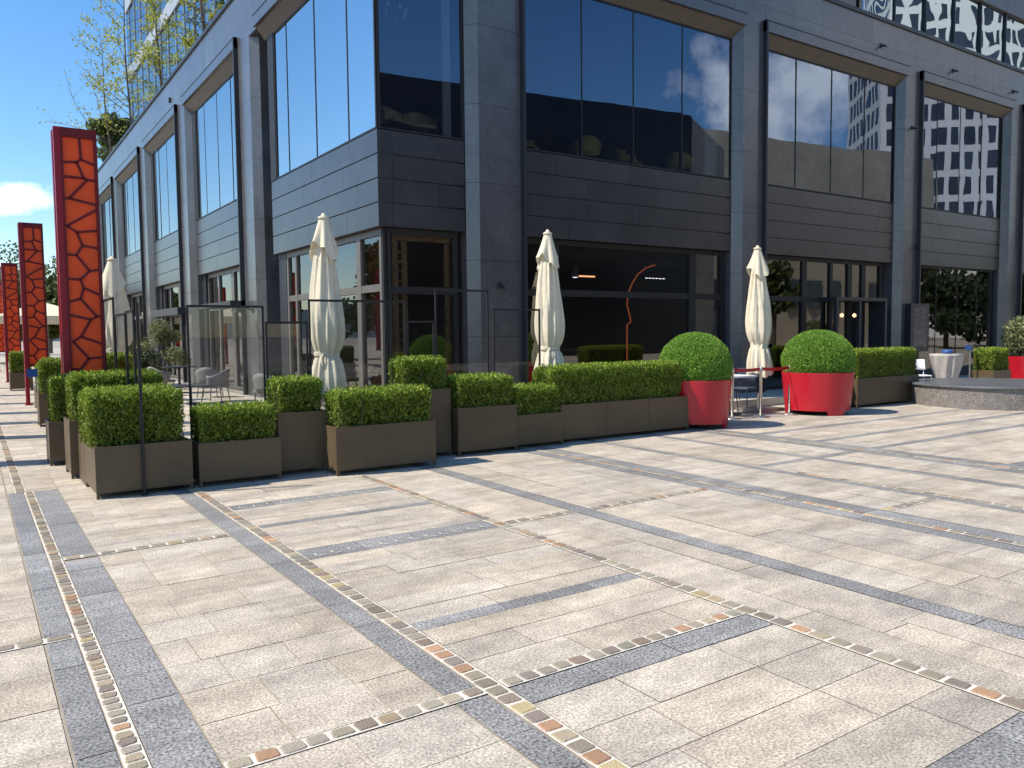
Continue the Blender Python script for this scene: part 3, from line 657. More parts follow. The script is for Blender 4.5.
# ------------------------------------------------------------------ closed parasols
def parasol(label, x, y, z0, z1, s=1., lean=(0, 0), seed=0, hem=False):
    P = thing('closed_parasol', label, 'parasol', (x, y, 0), 'closed cream parasols'); rs = random.Random(seed)
    def c(z): return (x+lean[0]*(z-1), y+lean[1]*(z-1))
    m = MB(); m.tube([(*c(0), .05), (*c(z1), z1)], .026, 10); m.build('pole', 'pole', P)
    m = MB(); m.box(x-.33, x+.33, y-.33, y+.33, 0.004, .07); m.tube([(x, y, .07), (x, y, .35)], .045, 12); m.build('base', 'pole', P)
    H = z1-z0; n = 120; p1, p2, p3, p4 = [rs.random()*6 for _ in range(4)]
    def fold(a, t):
        v = .24*abs(math.sin(4*a+p1+.35*math.sin(3*t)))**.6+.13*abs(math.sin(6*a+p2+1.2*t))**.8+.05*math.sin(13*a+p3-2*t)+.05*math.sin(2*a+p4+2*t)
        return v-.15
    rows = 60; tie = .235; vs = []; fs = []
    prof = [(0, .232), (.10, .222), (.19, .175), (.235, .150), (.27, .178), (.33, .215), (.42, .222), (.55, .195), (.70, .152), (.82, .112), (.92, .08), (1, .045)]
    def rad(t):
        for (a, b), (c_, d_) in zip(prof[:-1], prof[1:]):
            if t <= c_: u = (t-a)/(c_-a); u = u*u*(3-2*u) if False else u; return b+(d_-b)*u
        return prof[-1][1]
    for j in range(rows+1):
        t = j/rows; z = z0+.01+t*(H-.07)
        r = sum(rad(min(1, max(0, t+k_))) for k_ in (-.025, -.0125, 0, .0125, .025))/5
        for k in range(n):
            a = 2*math.pi*k/n; dr = fold(a, t*2)*(.5 if abs(t-tie) < .025 else 1.1)
            rr = s*r*(.98+dr); cx_, cy_ = c(z); zz = z+(.05*math.sin(3*a+p2)-.03*abs(math.sin(4*a+p1)) if j == 0 else 0)
            sag = 1+.10*math.sin(a+p3)*math.sin(math.pi*min(1, t/.6))
            vs.append((cx_+rr*sag*math.cos(a), cy_+rr*sag*math.sin(a), zz))
    for j in range(rows):
        for k in range(n): fs.append((j*n+k, j*n+(k+1) % n, (j+1)*n+(k+1) % n, (j+1)*n+k))
    m = MB(); m.add(vs, fs); m.build('canopy', 'canvas', P, smooth=True)
    # vent cap falls over the top
    m = MB(); vs = []; fs = []; R_ = 14
    for j in range(R_+1):
        t = j/R_; z = z1-.02-t*.46*s
        r = .05+.115*t**.85
        for k in range(n):
            a = 2*math.pi*k/n; rr = s*r*(1+.28*t*abs(math.sin(2*a+p1))+.10*t*math.sin(7*a+p3)); cx_, cy_ = c(z)
            zz = z-(.12*t*t*math.sin(2*a*1+p4)+.06*t*t*abs(math.sin(4*a+p1)))
            vs.append((cx_+rr*math.cos(a), cy_+rr*math.sin(a), zz))
    for j in range(R_):
        for k in range(n): fs.append(((j+1)*n+k, (j+1)*n+(k+1) % n, j*n+(k+1) % n, j*n+k))
    m.add(vs, fs); m.build('vent_cap', 'canvas', P, smooth=True)
    m = MB(); cx_, cy_ = c(z1); m.lathe([(.075*s, z1-.05), (.075*s, z1-.02), (.03, z1), (.02, z1+.03)], (cx_, cy_), 20); m.build('finial', 'canvas', P, smooth=True)
    zt = z0+tie*H; m = MB(); cx_, cy_ = c(zt)
    m.lathe([(.168*s, zt-.03), (.176*s, zt), (.168*s, zt+.03)], (cx_, cy_), 48, fn=lambda a, z: 1+.05*math.sin(4*a+p1), cap=False)
    a = -2.2; tx, ty = cx_+.18*s*math.cos(a), cy_+.18*s*math.sin(a)
    m.tube([(tx, ty, zt), (tx-.03, ty-.02, zt-.05), (tx, ty-.01, zt-.28)], [.012, .016, .01], 6); m.build('tie_strap', 'canvas', P, smooth=True)
    return P
parasol('nearest closed cream parasol, in front of the glazed corner', 4.02, 10.4, .78, 3.2, .97, seed=3)
parasol('second closed cream parasol, rising behind the long hedge', 7.80, 10.4, .78, 3.22, .96, lean=(-.012, 0), seed=8)
parasol('closed cream parasol between the two red pots', 13.02, 10.4, .74, 3.24, .98, lean=(-.045, 0), seed=5)
parasol('far closed cream parasol beside the first red tower on the left', 2.2, 16.0, .9, 3.02, 1.1, seed=9)
# ------------------------------------------------------------------ glass wind screens
def screen(label, ax, p, a0, a1, zt, mid=None):
    P = thing('glass_screen', label, 'glass screen', ((a0+a1)/2 if ax == 'x' else p, (a0+a1)/2 if ax == 'y' else p, 0), 'glass wind screens round the terrace')
    m = MB(); w = .022
    def bx(u0, u1, z0, z1, d=.011):
        if ax == 'x': m.box(u0, u1, p-d, p+d, z0, z1)
        else: m.box(p-d, p+d, u0, u1, z0, z1)
    bx(a0, a0+w, 0, zt); bx(a1-w, a1, 0, zt); bx(a0+w, a1-w, zt-.028, zt); bx(a0+w, a1-w, .25, .28)
    m.build('frame', 'framed', P)
    m = MB()
    if ax == 'x': m.add([(a0+w, p, .28), (a1-w, p, .28), (a1-w, p, zt-.03), (a0+w, p, zt-.03)], [(0, 1, 2, 3)])
    else: m.add([(p, a0+w, .28), (p, a1-w, .28), (p, a1-w, zt-.03), (p, a0+w, zt-.03)], [(0, 1, 2, 3)])
    m.build('glass', 'gl_scr', P)
for lab, a0, a1, z in [('tall glass screen behind the low planter right of the corner', 2.07, 2.95, 1.96), ('lower glass screen behind the tall narrow planter', 2.965, 3.49, 1.77),
        ('wide tall glass screen crossing in front of the nearest parasol', 3.505, 4.84, 2.045), ('low glass screen behind the tallest square hedge', 4.855, 5.27, 1.78),
        ('tallest glass screen before the dark corner pier', 5.285, 6.15, 2.215), ('glass screen ending at the second parasol', 6.23, 7.06, 1.955)]:
    screen(lab, 'x', 9.65, a0, a1, z)
m = thing('screen_post', 'slim bronze post standing in front of the corner planter', 'post', (1.41, 8.735, 0)); q = MB(); q.box(1.398, 1.424, 8.72, 8.752, 0, 1.94); q.build('shaft', 'framed', m)
q = MB(); q.box(1.38, 1.44, 8.70, 8.757, 0, .012); q.build('base_plate', 'framed', m)
for i, (a0, a1, z) in enumerate([(9.66, 10.2, 1.90), (10.22, 11.05, 1.88), (11.1, 12.0, 2.1), (12.5, 13.4, 1.88)]):
    screen(['glass screen among the hedges just behind the corner planter', 'second glass screen on the path side, behind the first', 'tall glass screen next to the first red tower', 'farthest glass screen, past the first red tower'][i], 'y', 1.52, a0, a1, z)
# ------------------------------------------------------------------ red towers
def poly_clip_network(w, z0, z1, rs):
    """voronoi-like bars for the lattice: returns segments (x,z)-(x,z)"""
    H = z1-z0; cells = []; pts = []
    rows = int(H/.27)
    for j in range(rows):
        for i in range(2): pts.append(((i+.5+rs.uniform(-.38, .38))*w/2, z0+(j+.5+rs.uniform(-.4, .4))*H/rows))
    segs = []
    for a, (px_, pz_) in enumerate(pts):
        poly = [(0, z0), (w, z0), (w, z1), (0, z1)]
        for b, (qx, qz) in enumerate(pts):
            if b == a or abs(qz-pz_) > 1.2: continue
            mx_, mz_ = (px_+qx)/2, (pz_+qz)/2; nx_, nz_ = qx-px_, qz-pz_; new = []
            for i in range(len(poly)):
                p, q = poly[i], poly[(i+1) % len(poly)]
                dp = (p[0]-mx_)*nx_+(p[1]-mz_)*nz_; dq = (q[0]-mx_)*nx_+(q[1]-mz_)*nz_
                if dp <= 0: new.append(p)
                if (dp < 0) != (dq < 0) and dp != dq: t = dp/(dp-dq); new.append((p[0]+(q[0]-p[0])*t, p[1]+(q[1]-p[1])*t))
            poly = new
            if len(poly) < 3: break
        for i in range(len(poly)):
            p, q = poly[i], poly[(i+1) % len(poly)]
            if math.dist(p, q) < .03: continue
            on = (p[0] < 1e-6 and q[0] < 1e-6) or (p[0] > w-1e-6 and q[0] > w-1e-6) or (p[1] < z0+1e-6 and q[1] < z0+1e-6) or (p[1] > z1-1e-6 and q[1] > z1-1e-6)
            if not on and p < q: segs.append((p, q))
            elif not on: segs.append((q, p))
    u = []
    for s in segs:
        if not any(math.dist(s[0], t[0])+math.dist(s[1], t[1]) < .02 for t in u): u.append(s)
    return u
TW = None
def red_tower(label, x, y, rs):
    T = thing('red_tower', label, 'tower', (x, y, 0), 'red lattice towers along the path')
    w = .50; d = .36; zt = 4.32; zb = .92; fr = .05
    m = MB()
    for yy in (y, y+d-.11):
        m.box(x, x+.075, yy, yy+.11, 0, zt)
    m.box(x+.05, x+.07, y+.11, y+d-.11, zb, zt); m.box(x-.03, x+.12, y-.03, y+d+.03, .004, .03)
    m.build('leg', 'crimson', T, bevel=.004)
    for yy, nm in ((y, 'front_panel'), (y+d-.07, 'back_panel')):
        m = MB(); m.box(x+.075, x+w, yy, yy+.07, zt-.12, zt); m.box(x+.075, x+w, yy, yy+.07, zb, zb+.06)
        m.box(x+w-.04, x+w, yy, yy+.07, zb+.06, zt-.12); m.box(x+.075, x+.10, yy, yy+.07, zb+.06, zt-.12)
        for (p, q) in poly_clip_network(w-.04-.10, zb+.06, zt-.12, rs):
            p = Vector((x+.10+p[0], yy+.02, p[1])); q = Vector((x+.10+q[0], yy+.02, q[1])); dd = (q-p).normalized(); nn = Vector((-dd.z, 0, dd.x))*(.0155 if y < 20 else .017); e = Vector((0, .03, 0))
            vs = [p-nn, q-nn, q+nn, p+nn]; vs = vs+[v+e for v in vs]; m.add(vs, [(0, 1, 2, 3), (7, 6, 5, 4), (0, 4, 5, 1), (1, 5, 6, 2), (2, 6, 7, 3), (3, 7, 4, 0)])
        f = m.build(nm, 'darkred', T)
        m = MB(); m.box(x+.10, x+w-.04, yy+.034, yy+.044, zb+.06, zt-.12); m.build('infill', 'orange', f)
    m = MB(); m.box(x+w-.03, x+w-.002, y+.07, y+d-.07, zb+.01, zt-.01); m.box(x+.06, x+w-.03, y+.07, y+d-.07, zt-.05, zt-.005); m.build('side_plate', 'crimson', T)
    return T
for k, (x, y) in enumerate([(1.02, 11.95), (1.09, 22.2), (1.10, 34.3), (1.15, 46.4), (1.2, 58)]):
    red_tower(['nearest and largest red lattice tower by the planters', 'second red lattice tower from the front', 'third red lattice tower from the front', 'fourth red lattice tower, cut by the left edge', 'farthest red lattice tower'][k], x, y, random.Random(31))
# added western row of towers, out of view, put in to cast shade bands on the path
for k, y in enumerate([12.4, 15.6, 18.2, 20.6, 23.6, 27.0, 31]):
    red_tower('unseen red lattice tower added in the west to shade the path, %s' % ['first from the plaza', 'second from the plaza', 'third from the plaza', 'fourth from the plaza', 'fifth from the plaza', 'sixth from the plaza', 'last one'][k], -1.6, y, random.Random(40+k))
# ------------------------------------------------------------------ stone drum
D = thing('stone_drum', 'low round dark granite platform with a thin smooth top slab', 'platform', (17.95, 8.25, 0))
m = MB(); m.lathe([(1.6, 0), (1.6, .41)], (17.95, 8.25), 96); m.build('base', 'drum', D, smooth=False)
m = MB(); m.lathe([(1.62, .412), (1.65, .42), (1.65, .445), (1.63, .46)], (17.95, 8.25), 96); m.build('top_slab', 'drumtop', D)
# ------------------------------------------------------------------ stanchions and strap
for k, (x, y) in enumerate([(11.45, 9.75), (12.08, 9.62), (12.92, 9.62)]):
    S = thing('stanchion', ['steel barrier post beside the first red pot', 'steel barrier post in the middle of the red strap', 'steel barrier post beside the second red pot'][k], 'stanchion', (x, y, 0), 'barrier posts between the red pots')
    m = MB(); m.lathe([(.165, .004), (.165, .012), (.05, .03), (.03, .04)], (x, y), 32); m.build('base', 'steel', S, smooth=True)
    m = MB(); m.lathe([(.027, .035), (.027, .84), (.034, .845), (.034, .92), (.02, .935)], (x, y), 20); m.build('pole', 'steel', S, smooth=True)
for k, (p, q) in enumerate([((11.45, 9.75), (12.08, 9.62)), ((12.08, 9.62), (12.92, 9.62))]):
    m = MB(); n = 8; vs = []
    for i in range(n+1):
        t = i/n; x = p[0]+(q[0]-p[0])*t; y = p[1]+(q[1]-p[1])*t; z = .895-.02*math.sin(math.pi*t)
        vs += [(x, y-.002, z-.03), (x, y-.002, z+.03), (x, y+.002, z+.03), (x, y+.002, z-.03)]
    m.add(vs, [(4*i+j, 4*i+4+j, 4*i+4+(j+1) % 4, 4*i+(j+1) % 4) for i in range(n) for j in range(4)])
    m.build('barrier_strap', 'red', None, label=['red barrier strap from the first pot to the middle post', 'red barrier strap from the middle post to the second pot'][k], category='strap', group='red barrier straps')
# ------------------------------------------------------------------ chairs and tables
def armchair(name, label, x, y, rz, m_shell, m_leg, group, kind='wicker', z=0.):
    C = thing(name, label, 'chair', (0, 0, 0), group)
    if kind == 'wicker':
        m = MB(); m.box(-.27, .27, -.26, .26, .36, .44); m.build('seat', m_shell, C, bevel=.02)
        m = MB(); vs = []; n = 20
        for j in range(5):
            t = j/4
            for k in range(n+1):
                a = math.pi*(-.08+1.16*k/n); r = .31+.05*t; hz = .40+(.40-.16*abs(math.cos(a))**2)*t
                vs.append((r*math.cos(a), r*math.sin(a)*.95, hz))
        for j in range(4):
            for k in range(n): m.f.append((j*(n+1)+k, j*(n+1)+k+1, (j+1)*(n+1)+k+1, (j+1)*(n+1)+k)); m.t.append((1, 1, 1))
        m.v = vs; o = m.build('backrest', m_shell, C, smooth=True); sd = o.modifiers.new('s', 'SOLIDIFY'); sd.thickness = .03
        for sx in (-1, 1):
            for sy in (-1, 1):
                q = MB(); q.tube([(sx*.22, sy*.2, .37), (sx*.26, sy*.25, 0)], [.016, .012], 8); q.build('leg', m_leg, C)
    else:
        m = MB(); m.box(-.21, .21, -.21, .21, .43, .46); m.build('seat', m_shell, C, bevel=.012)
        m = MB(); vs = []; n = 10
        for j in range(4):
            for k in range(n+1): a = math.pi*(.5+.36*(2*k/n-1)); vs.append((.24*math.cos(a)*1.0, .05+.2*math.sin(a)+.02*j, .58+.085*j))
        for j in range(3):
            for k in range(n): m.f.append((j*(n+1)+k, j*(n+1)+k+1, (j+1)*(n+1)+k+1, (j+1)*(n+1)+k)); m.t.append((1, 1, 1))
        m.v = vs; o = m.build('backrest', m_shell, C, smooth=True); sd = o.modifiers.new('s', 'SOLIDIFY'); sd.thickness = .012
        m = MB()
        for sx in (-1, 1): m.tube([(sx*.2, .2, .44), (sx*.21, .24, .62)], .01, 6)
        m.build('back_frame', m_leg, C)
        for sx in (-1, 1):
            for sy in (-1, 1):
                q = MB(); q.tube([(sx*.19, sy*.19, .43), (sx*.22, sy*.23, 0)], .011, 6); q.build('leg', m_leg, C)
    C.location = (x, y, z); C.rotation_euler = (0, 0, rz)
    return C
def table(label, x, y, w, d, z, mt, ml, group=None, z0=0., round_=False):
    T = thing('table', label, 'table', (x, y, z0), group); m = MB()
    if round_: m.lathe([(w/2, z0+z-.03), (w/2, z0+z)], (x, y), 36)
    else: m.box(x-w/2, x+w/2, y-d/2, y+d/2, z0+z-.03, z0+z)
    m.build('tabletop', mt, T)
    m = MB(); m.tube([(x, y, z0+.02), (x, y, z0+z-.03)], .035, 10); m.build('leg', ml, T)
    m = MB(); m.lathe([(.24, z0+.004), (.22, z0+.025)], (x, y), 28); m.build('base', ml, T)
G1 = 'grey wicker armchairs on the terrace'
armchair('wicker_armchair', 'grey wicker armchair to the left of the terrace doors', 5.2, 21.8, 2.6, 'wicker', 'frame', G1)
armchair('wicker_armchair', 'grey wicker armchair at the round dark table, facing the path', 4.3, 23.3, 1.9, 'wicker', 'frame', G1)
armchair('wicker_armchair', 'low grey wicker armchair in front of the door, closest to the glass screens', 4.95, 20.2, -2.2, 'wicker', 'frame', G1)
armchair('wicker_armchair', 'grey wicker armchair seen behind the tall narrow planter', 5.35, 17.2, 2.2, 'wicker', 'frame', G1)
table('round dark table between the wicker armchairs', 4.9, 24.0, .95, .95, .76, 'blk', 'blk', 'dark terrace tables', round_=True)
table('square dark low table beside the wicker armchairs', 4.3, 19.9, .8, .8, .45, 'blk', 'blk', 'dark terrace tables')
table('white topped table behind the red strap', 12.05, 10.35, .75, .75, .75, 'white', 'blk')
G2 = 'dark shell chairs behind the red strap'
armchair('bistro_chair', 'dark chair left of the white topped table behind the red strap', 11.65, 10.15, 1.9, 'navy', 'blk', G2, 'b')
armchair('bistro_chair', 'dark chair right of the white topped table behind the red strap', 12.95, 10.75, -1.4, 'navy', 'blk', G2, 'b')
armchair('bistro_chair', 'white chair beside the draped table at the far right', 19.55, 10.75, -.6, 'white', 'white', None, 'b')
m = MB(); m.box(12.6, 14.6, 10.95, 11.3, 0.002, .17); m.build('stone_step', 'step', None, bevel=.01, label='low beige stone step behind the barrier between the red pots', category='step')
# draped cocktail table
Ct = thing('cocktail_table', 'tall round table draped in tied grey cloth behind the stone drum', 'table', (20.7, 10.7, 0))
m = MB(); n = 60; vs = []; rows = 14
for j in range(rows+1):
    t = j/rows; z = .96-t*.93; r = .40*(1-t)**1.1*.62+.155+.02*t if t < .8 else .155+.06*(t-.8)*5*.6
    for k in range(n):
        a = 2*math.pi*k/n; rr = r*(1+.11*min(1, t*3)*math.sin(9*a+1.5*t)+.05*min(1, t*3)*math.sin(14*a)); vs.append((20.7+rr*math.cos(a), 10.7+rr*math.sin(a), z))
m.add(vs, [(j*n+k, (j+1)*n+k, (j+1)*n+(k+1) % n, j*n+(k+1) % n) for j in range(rows) for k in range(n)]+[tuple(range(n))]); m.build('tablecloth', 'cloth', Ct, smooth=True)
m = MB(); m.lathe([(.25, .004), (.23, .03)], (20.7, 10.7), 24); m.build('base', 'steel', Ct)
m = MB(); m.lathe([(.02, .965), (.12, .965), (.14, 1.02), (.11, 1.06), (.03, 1.07)], (20.65, 10.65), 20); m.build('blue_bowl', 'bluep', None, smooth=True, label='small blue bowl standing on the draped table', category='bowl')
def signstand(label, x, y, z, rz):
    S = thing('sign_stand', label, 'sign', (x, y, 0), 'small blue sign stands')
    m = MB(); m.lathe([(.15, .004), (.15, .015), (.03, .03)], (x, y), 24); m.build('base', 'steel', S)
    m = MB(); m.tube([(x, y, .03), (x, y, z-.02)], .018, 10); m.build('pole', 'steel', S)
    m = MB(); dx, dy = math.cos(rz)*.17, math.sin(rz)*.17; e = .07
    vs = [(x-dx, y-dy, z), (x+dx, y+dy, z), (x+dx*1.0-dy*e*4, y+dy+dx*e*4, z+.14), (x-dx-dy*e*4, y-dy+dx*e*4, z+.14)]
    m.add(vs+[(a+.0, b+.012, c-.01) for a, b, c in vs], [(0, 1, 2, 3), (7, 6, 5, 4), (0, 4, 5, 1), (1, 5, 6, 2), (2, 6, 7, 3), (3, 7, 4, 0)]); m.build('plate', 'bluep', S)
    m = MB(); m.box(x+.02, x+.12, y-.04, y+.04, z-.22, z-.04); m.build('holder', 'blk', S)
signstand('small blue plate sign on a steel post beside the path planters', 1.05, 17.4, .88, 0)
signstand('small blue plate sign on a post right of the draped table', 22.1, 10.8, 1.02, 0)
Bm = thing('menu_board', 'dark framed menu case on the pier right of the glass doors', 'menu board', (24.45, 13.62, 0))
m = MB(); m.box(23.95, 25.0, 13.48, 13.62, .9, 2.38); m.build('case', 'dark', Bm)
m = MB(); m.rect(0, 0, 0, 0, 0) if False else m.add([(24.1, 13.476, 1.05), (24.85, 13.476, 1.05), (24.85, 13.476, 2.25), (24.1, 13.476, 2.25)], [(0, 1, 2, 3)]); m.build('pane', mat('menu sheet', (.12, .10, .10), .2, var=.6, vscale=9), Bm)
# ------------------------------------------------------------------ inside things
for k, (x, y, z0, rz, mt, lab) in enumerate([(7.2, 14.62, 5.37, .3, 'beige', 'beige high backed chair at the glass corner upstairs, left one'), (7.8, 14.72, 5.37, -.2, 'beige', 'beige high backed chair at the glass corner upstairs, right one'),
        (10.6, 15.0, 5.37, .6, 'yel', 'yellow green chair upstairs, leftmost behind the wide dark window'), (12.3, 14.9, 5.37, 2.6, 'yel', 'yellow green chair upstairs, second behind the wide dark window'),
        (13.7, 15.0, 5.37, .4, 'yel', 'yellow green chair upstairs, third behind the wide dark window'), (15.4, 14.9, 5.37, 2.2, 'yel', 'yellow green chair upstairs, right end behind the wide dark window')]):
    armchair('upholstered_chair', lab, x, y, rz, mt, 'blk', 'upholstered chairs upstairs', 'wicker', z0)
Cn = thing('chandelier', 'small branching chandelier behind the corner glass upstairs', 'chandelier', (7.5, 15.6, 8.9)); m = MB(); m.tube([(7.5, 15.6, 9.3), (7.5, 15.6, 8.2)], .012, 6)
for k in range(10):
    a = k*.628; m.tube([(7.5, 15.6, 8.2), (7.5+.35*math.cos(a), 15.6+.35*math.sin(a), 8.15), (7.5+.42*math.cos(a), 15.6+.42*math.sin(a), 8.25)], .01, 5)
m.build('arms', 'steel', Cn)
for k in range(10):
    a = k*.628; q = MB(); q.lathe([(.01, 8.25), (.035, 8.29), (.03, 8.35), (.005, 8.38)], (7.5+.42*math.cos(a), 15.6+.42*math.sin(a)), 10); q.build('bulb', 'white', Cn)
m = MB(); n = 40
vs = [(6.74+.02*math.sin(k*1.3), 14.16+k*.022, z) for z in (.02, 3.58) for k in range(n+1)]
m.add(vs, [(k, k+1, n+2+k, n+1+k) for k in range(n)]); m.build('red_curtain', 'redwall', None, label='brick red curtain behind the glass beside the building corner', category='curtain')
Sh = thing('wooden_shelf', 'pale wooden display frame standing inside the corner window', 'shelf', (7.4, 14.6, 0)); m = MB()
for x in (7.05, 8.0): m.box(x, x+.12, 14.18, 14.28, 0.02, 3.4)
for x in (6.85, 8.15): m.box(x, x+.12, 14.18, 14.28, 0.02, 3.5)
m.box(6.85, 8.27, 14.17, 14.29, 3.42, 3.56); m.build('frame', 'wood', Sh)
m = MB()
for k in range(12): m.box(6.98, 7.05, 14.2, 14.26, 1.1+k*.19, 1.13+k*.19); m.box(8.12, 8.15, 14.2, 14.26, 1.1+k*.19, 1.13+k*.19)
m.build('rungs', 'wood', Sh)
Al = thing('arc_lamp', 'curved copper tube light rising inside the ground floor bar', 'lamp', (14.1, 15.5, 0)); m = MB()
m.tube([(14.13, 15.5, .02), (14.13, 15.5, 1.78), (14.26, 15.5, 1.86), (14.23, 15.5, 2.01), (14.13, 15.5, 2.29), (14.16, 15.5, 2.58), (14.3, 15.5, 2.84), (14.51, 15.5, 3.10), (14.8, 15.5, 3.27), (15.12, 15.5, 3.36)], .02, 8); m.build('tube', 'copper', Al)
m = MB(); m.box(13.2, 13.9, 16.5, 16.52, 3.06, 3.10); m.build('light_bar', 'ledo', None, label='orange light bar glowing at the left of the ground floor bar', category='light')
m = MB()
for k in range(6): m.box(16.7+k*.14, 16.78+k*.14, 17.5, 17.52, 3.18, 3.2)
m.build('light_strip', 'ledw', None, label='short dotted white light strip right of the copper tube light', category='light')
Pl = thing('pendant_lamp', 'slim pendant lamp hanging left inside the bar', 'lamp', (12.82, 16, 3.0)); m = MB(); m.tube([(12.82, 16, 3.6), (12.82, 16, 3.3)], .006, 5); m.lathe([(.08, 3.0), (.1, 3.05), (.05, 3.3)], (12.82, 16), 20); m.build('shade', 'steel', Pl)
m = MB(); m.lathe([(.07, 2.995), (.02, 2.985)], (12.82, 16), 16); m.build('bulb', 'ledw', Pl)
for k, x in enumerate((23.6, 24.3)):
    m = MB(); m.lathe([(.01, 2.0), (.06, 2.04), (.06, 2.1), (.01, 2.14)], (x, 15.6), 12); m.build('wall_light', 'warm', None, label=['left one of two warm lamps glowing behind the glass doors', 'right one of two warm lamps glowing behind the glass doors'][k], category='lamp', group='warm lamps behind the glass doors')
Bc = thing('bar_counter', 'dark bar counter inside the ground floor', 'counter', (12, 17.5, 0)); m = MB(); m.box(10.5, 15.5, 17.3, 17.9, .02, 1.1); m.build('front', 'inner', Bc); m = MB(); m.box(10.4, 15.6, 17.2, 18, 1.1, 1.15); m.build('top', 'frame', Bc)
# ------------------------------------------------------------------ trees
def limb_tree(name, label, x, y, z0, h, lean=(0, 0), nb=22, reach=2.2, leaf='ginkgo', nleaf=4200, lsize=.13, r0=.07, up=.55, group=None, crown_from=.12, spread=.16):
    T = thing(name, label, 'tree', (x, y, z0), group); m = MB(); rs = random.Random(int(x*100+y*10)); pts = []
    tr = [(x+lean[0]*t*h+.06*math.sin(t*9), y+lean[1]*t*h+.05*math.cos(t*7), z0+t*h) for t in [i/10 for i in range(11)]]
    m.tube(tr, [r0*(1-.85*i/10) for i in range(11)], 7); m.build('trunk', 'bark', T)
    m = MB(); L = []
    for b in range(nb):
        t = crown_from+(1-crown_from)*(b+rs.random())/nb; i = min(9, int(t*10)); p = Vector(tr[i]).lerp(Vector(tr[i+1]), t*10-i)
        a = rs.random()*6.283; ln = reach*(1-.72*t)*rs.uniform(.6, 1.15); d = Vector((math.cos(a), math.sin(a), up+rs.uniform(-.25, .2))); q = [p]
        for s in range(6):
            d = (d+Vector((rs.uniform(-.25, .25), rs.uniform(-.25, .25), rs.uniform(-.1, .16)))).normalized(); q.append(q[-1]+d*ln/6)
        m.tube(q, [r0*.32*(1-.75*t)*(1-.8*s/6)+.004 for s in range(7)], 5); L.append(q)
        for tw in range(4):
            s = rs.randint(2, 5); e = q[s]; dd = (d+Vector((rs.uniform(-1, 1), rs.uniform(-1, 1), rs.uniform(-.3, .6)))).normalized(); f = [e, e+dd*ln*.18, e+dd*ln*.32+Vector((0, 0, .03))]
            m.tube(f, [.007, .005, .003], 4); L.append(f)
    m.build('limbs', 'bark', T)
    P = []
    for _ in range(nleaf):
        q = rs.choice(L); k = rs.randint(0 if len(q) < 5 else 1, len(q)-2); u = rs.random(); p = q[k].lerp(q[k+1], u); P.append(p)
    P = np.array([tuple(p) for p in P])+rng.normal(size=(nleaf, 3))*spread*[1, 1, .5]
    V, F = leafquads(P, lsize, None, up=0, aspect=.7); npmesh('crown', V, F, tints(nleaf, .7, 1.3, .4), leaf, T)
    return T
G3 = 'slim trees in the roof garden'
limb_tree('roof_tree', 'slim roof tree leaning left, nearest the first red tower', 7.6, 53.5, 10.3, 9.6, (-.03, .10), 26, 5.6, nleaf=1300, lsize=.15, spread=.2, group=G3)
limb_tree('roof_tree', 'tall straight roof tree in front of the left end of the glass block', 7.5, 46.3, 10.3, 11.5, (-.01, 0), 28, 3.6, nleaf=1700, lsize=.14, spread=.2, group=G3)
limb_tree('roof_tree', 'leafier roof tree in the middle, before the pale band of the glass block', 7.5, 38.3, 10.3, 9.5, (-.01, .01), 26, 2.2, nleaf=2200, lsize=.13, group=G3)
limb_tree('roof_tree', 'thin roof tree standing back against the blue glass', 8.4, 35.6, 10.3, 5.6, (0, 0), 18, 1.2, nleaf=900, lsize=.11, leaf='leaf', group=G3)
limb_tree('roof_tree', 'nearest roof tree, its crown cut by the top of the picture', 7.4, 30.2, 10.3, 7.5, (-.01, 0), 20, 1.5, nleaf=1800, lsize=.12, group=G3)
def round_tree(name, label, x, y, z0, h, cr, czs=1., leaf='leaf', n=9000, ls=.22, group=None, r0=.2):
    T = thing(name, label, 'tree', (x, y, z0), group); rs = random.Random(int(x*7+y*3)); m = MB()
    m.tube([(x, y, z0), (x+.1, y, z0+h*.35), (x, y+.1, z0+h*.7)], [r0, r0*.75, r0*.4], 8)
    cs = []
    for k in range(14):
        a = rs.random()*6.28; rr = cr*rs.uniform(.1, .75); zz = z0+h-cr*czs+cr*czs*rs.uniform(-.75, .75); cs.append((x+rr*math.cos(a), y+rr*math.sin(a), zz, cr*rs.uniform(.28, .5)))
        m.tube([(x, y, z0+h*.4), ((x+cs[-1][0])/2, (y+cs[-1][1])/2, (z0+h*.4+zz)/2+.1), cs[-1][:3]], [r0*.35, r0*.2, r0*.08], 5)
    m.build('trunk', 'bark', T); P = []
    for (a, b, c, r) in cs:
        u = rng.normal(size=(n//14, 3)); u /= np.linalg.norm(u, axis=1)[:, None]; P.append(u*(rng.random(len(u))**.45*r)[:, None]*[1, 1, .8]+[a, b, c])
    P = np.concatenate(P); V, F = leafquads(P, ls, None, aspect=.7); npmesh('crown', V, F, tints(len(P), .6, 1.4, .35), leaf, T)
    return T
round_tree('round_tree', 'bushy rounded tree rising behind the parapet above the first red tower', 8.3, 57.5, 10.2, 5.6, 1.5, 1.0, n=6000, ls=.2)
for k, (x, y, h_, c) in enumerate([(3.4, 52, 5, 1.8), (5, 74, 8, 3), (2.4, 66, 6, 2.2), (.8, 88, 8, 3), (7, 95, 11, 4), (-2, 95, 8, 3)]):
    round_tree('background_tree', ['small tree seen between the first two red towers', 'tree beyond the end of the dark building', 'tree behind the open market parasols', 'far tree at the end of the path', 'tallest far tree past the building', 'far tree at the left end of the path'][k], x, y, 0, h_, c, n=3500, ls=.3, group='trees beyond the towers')
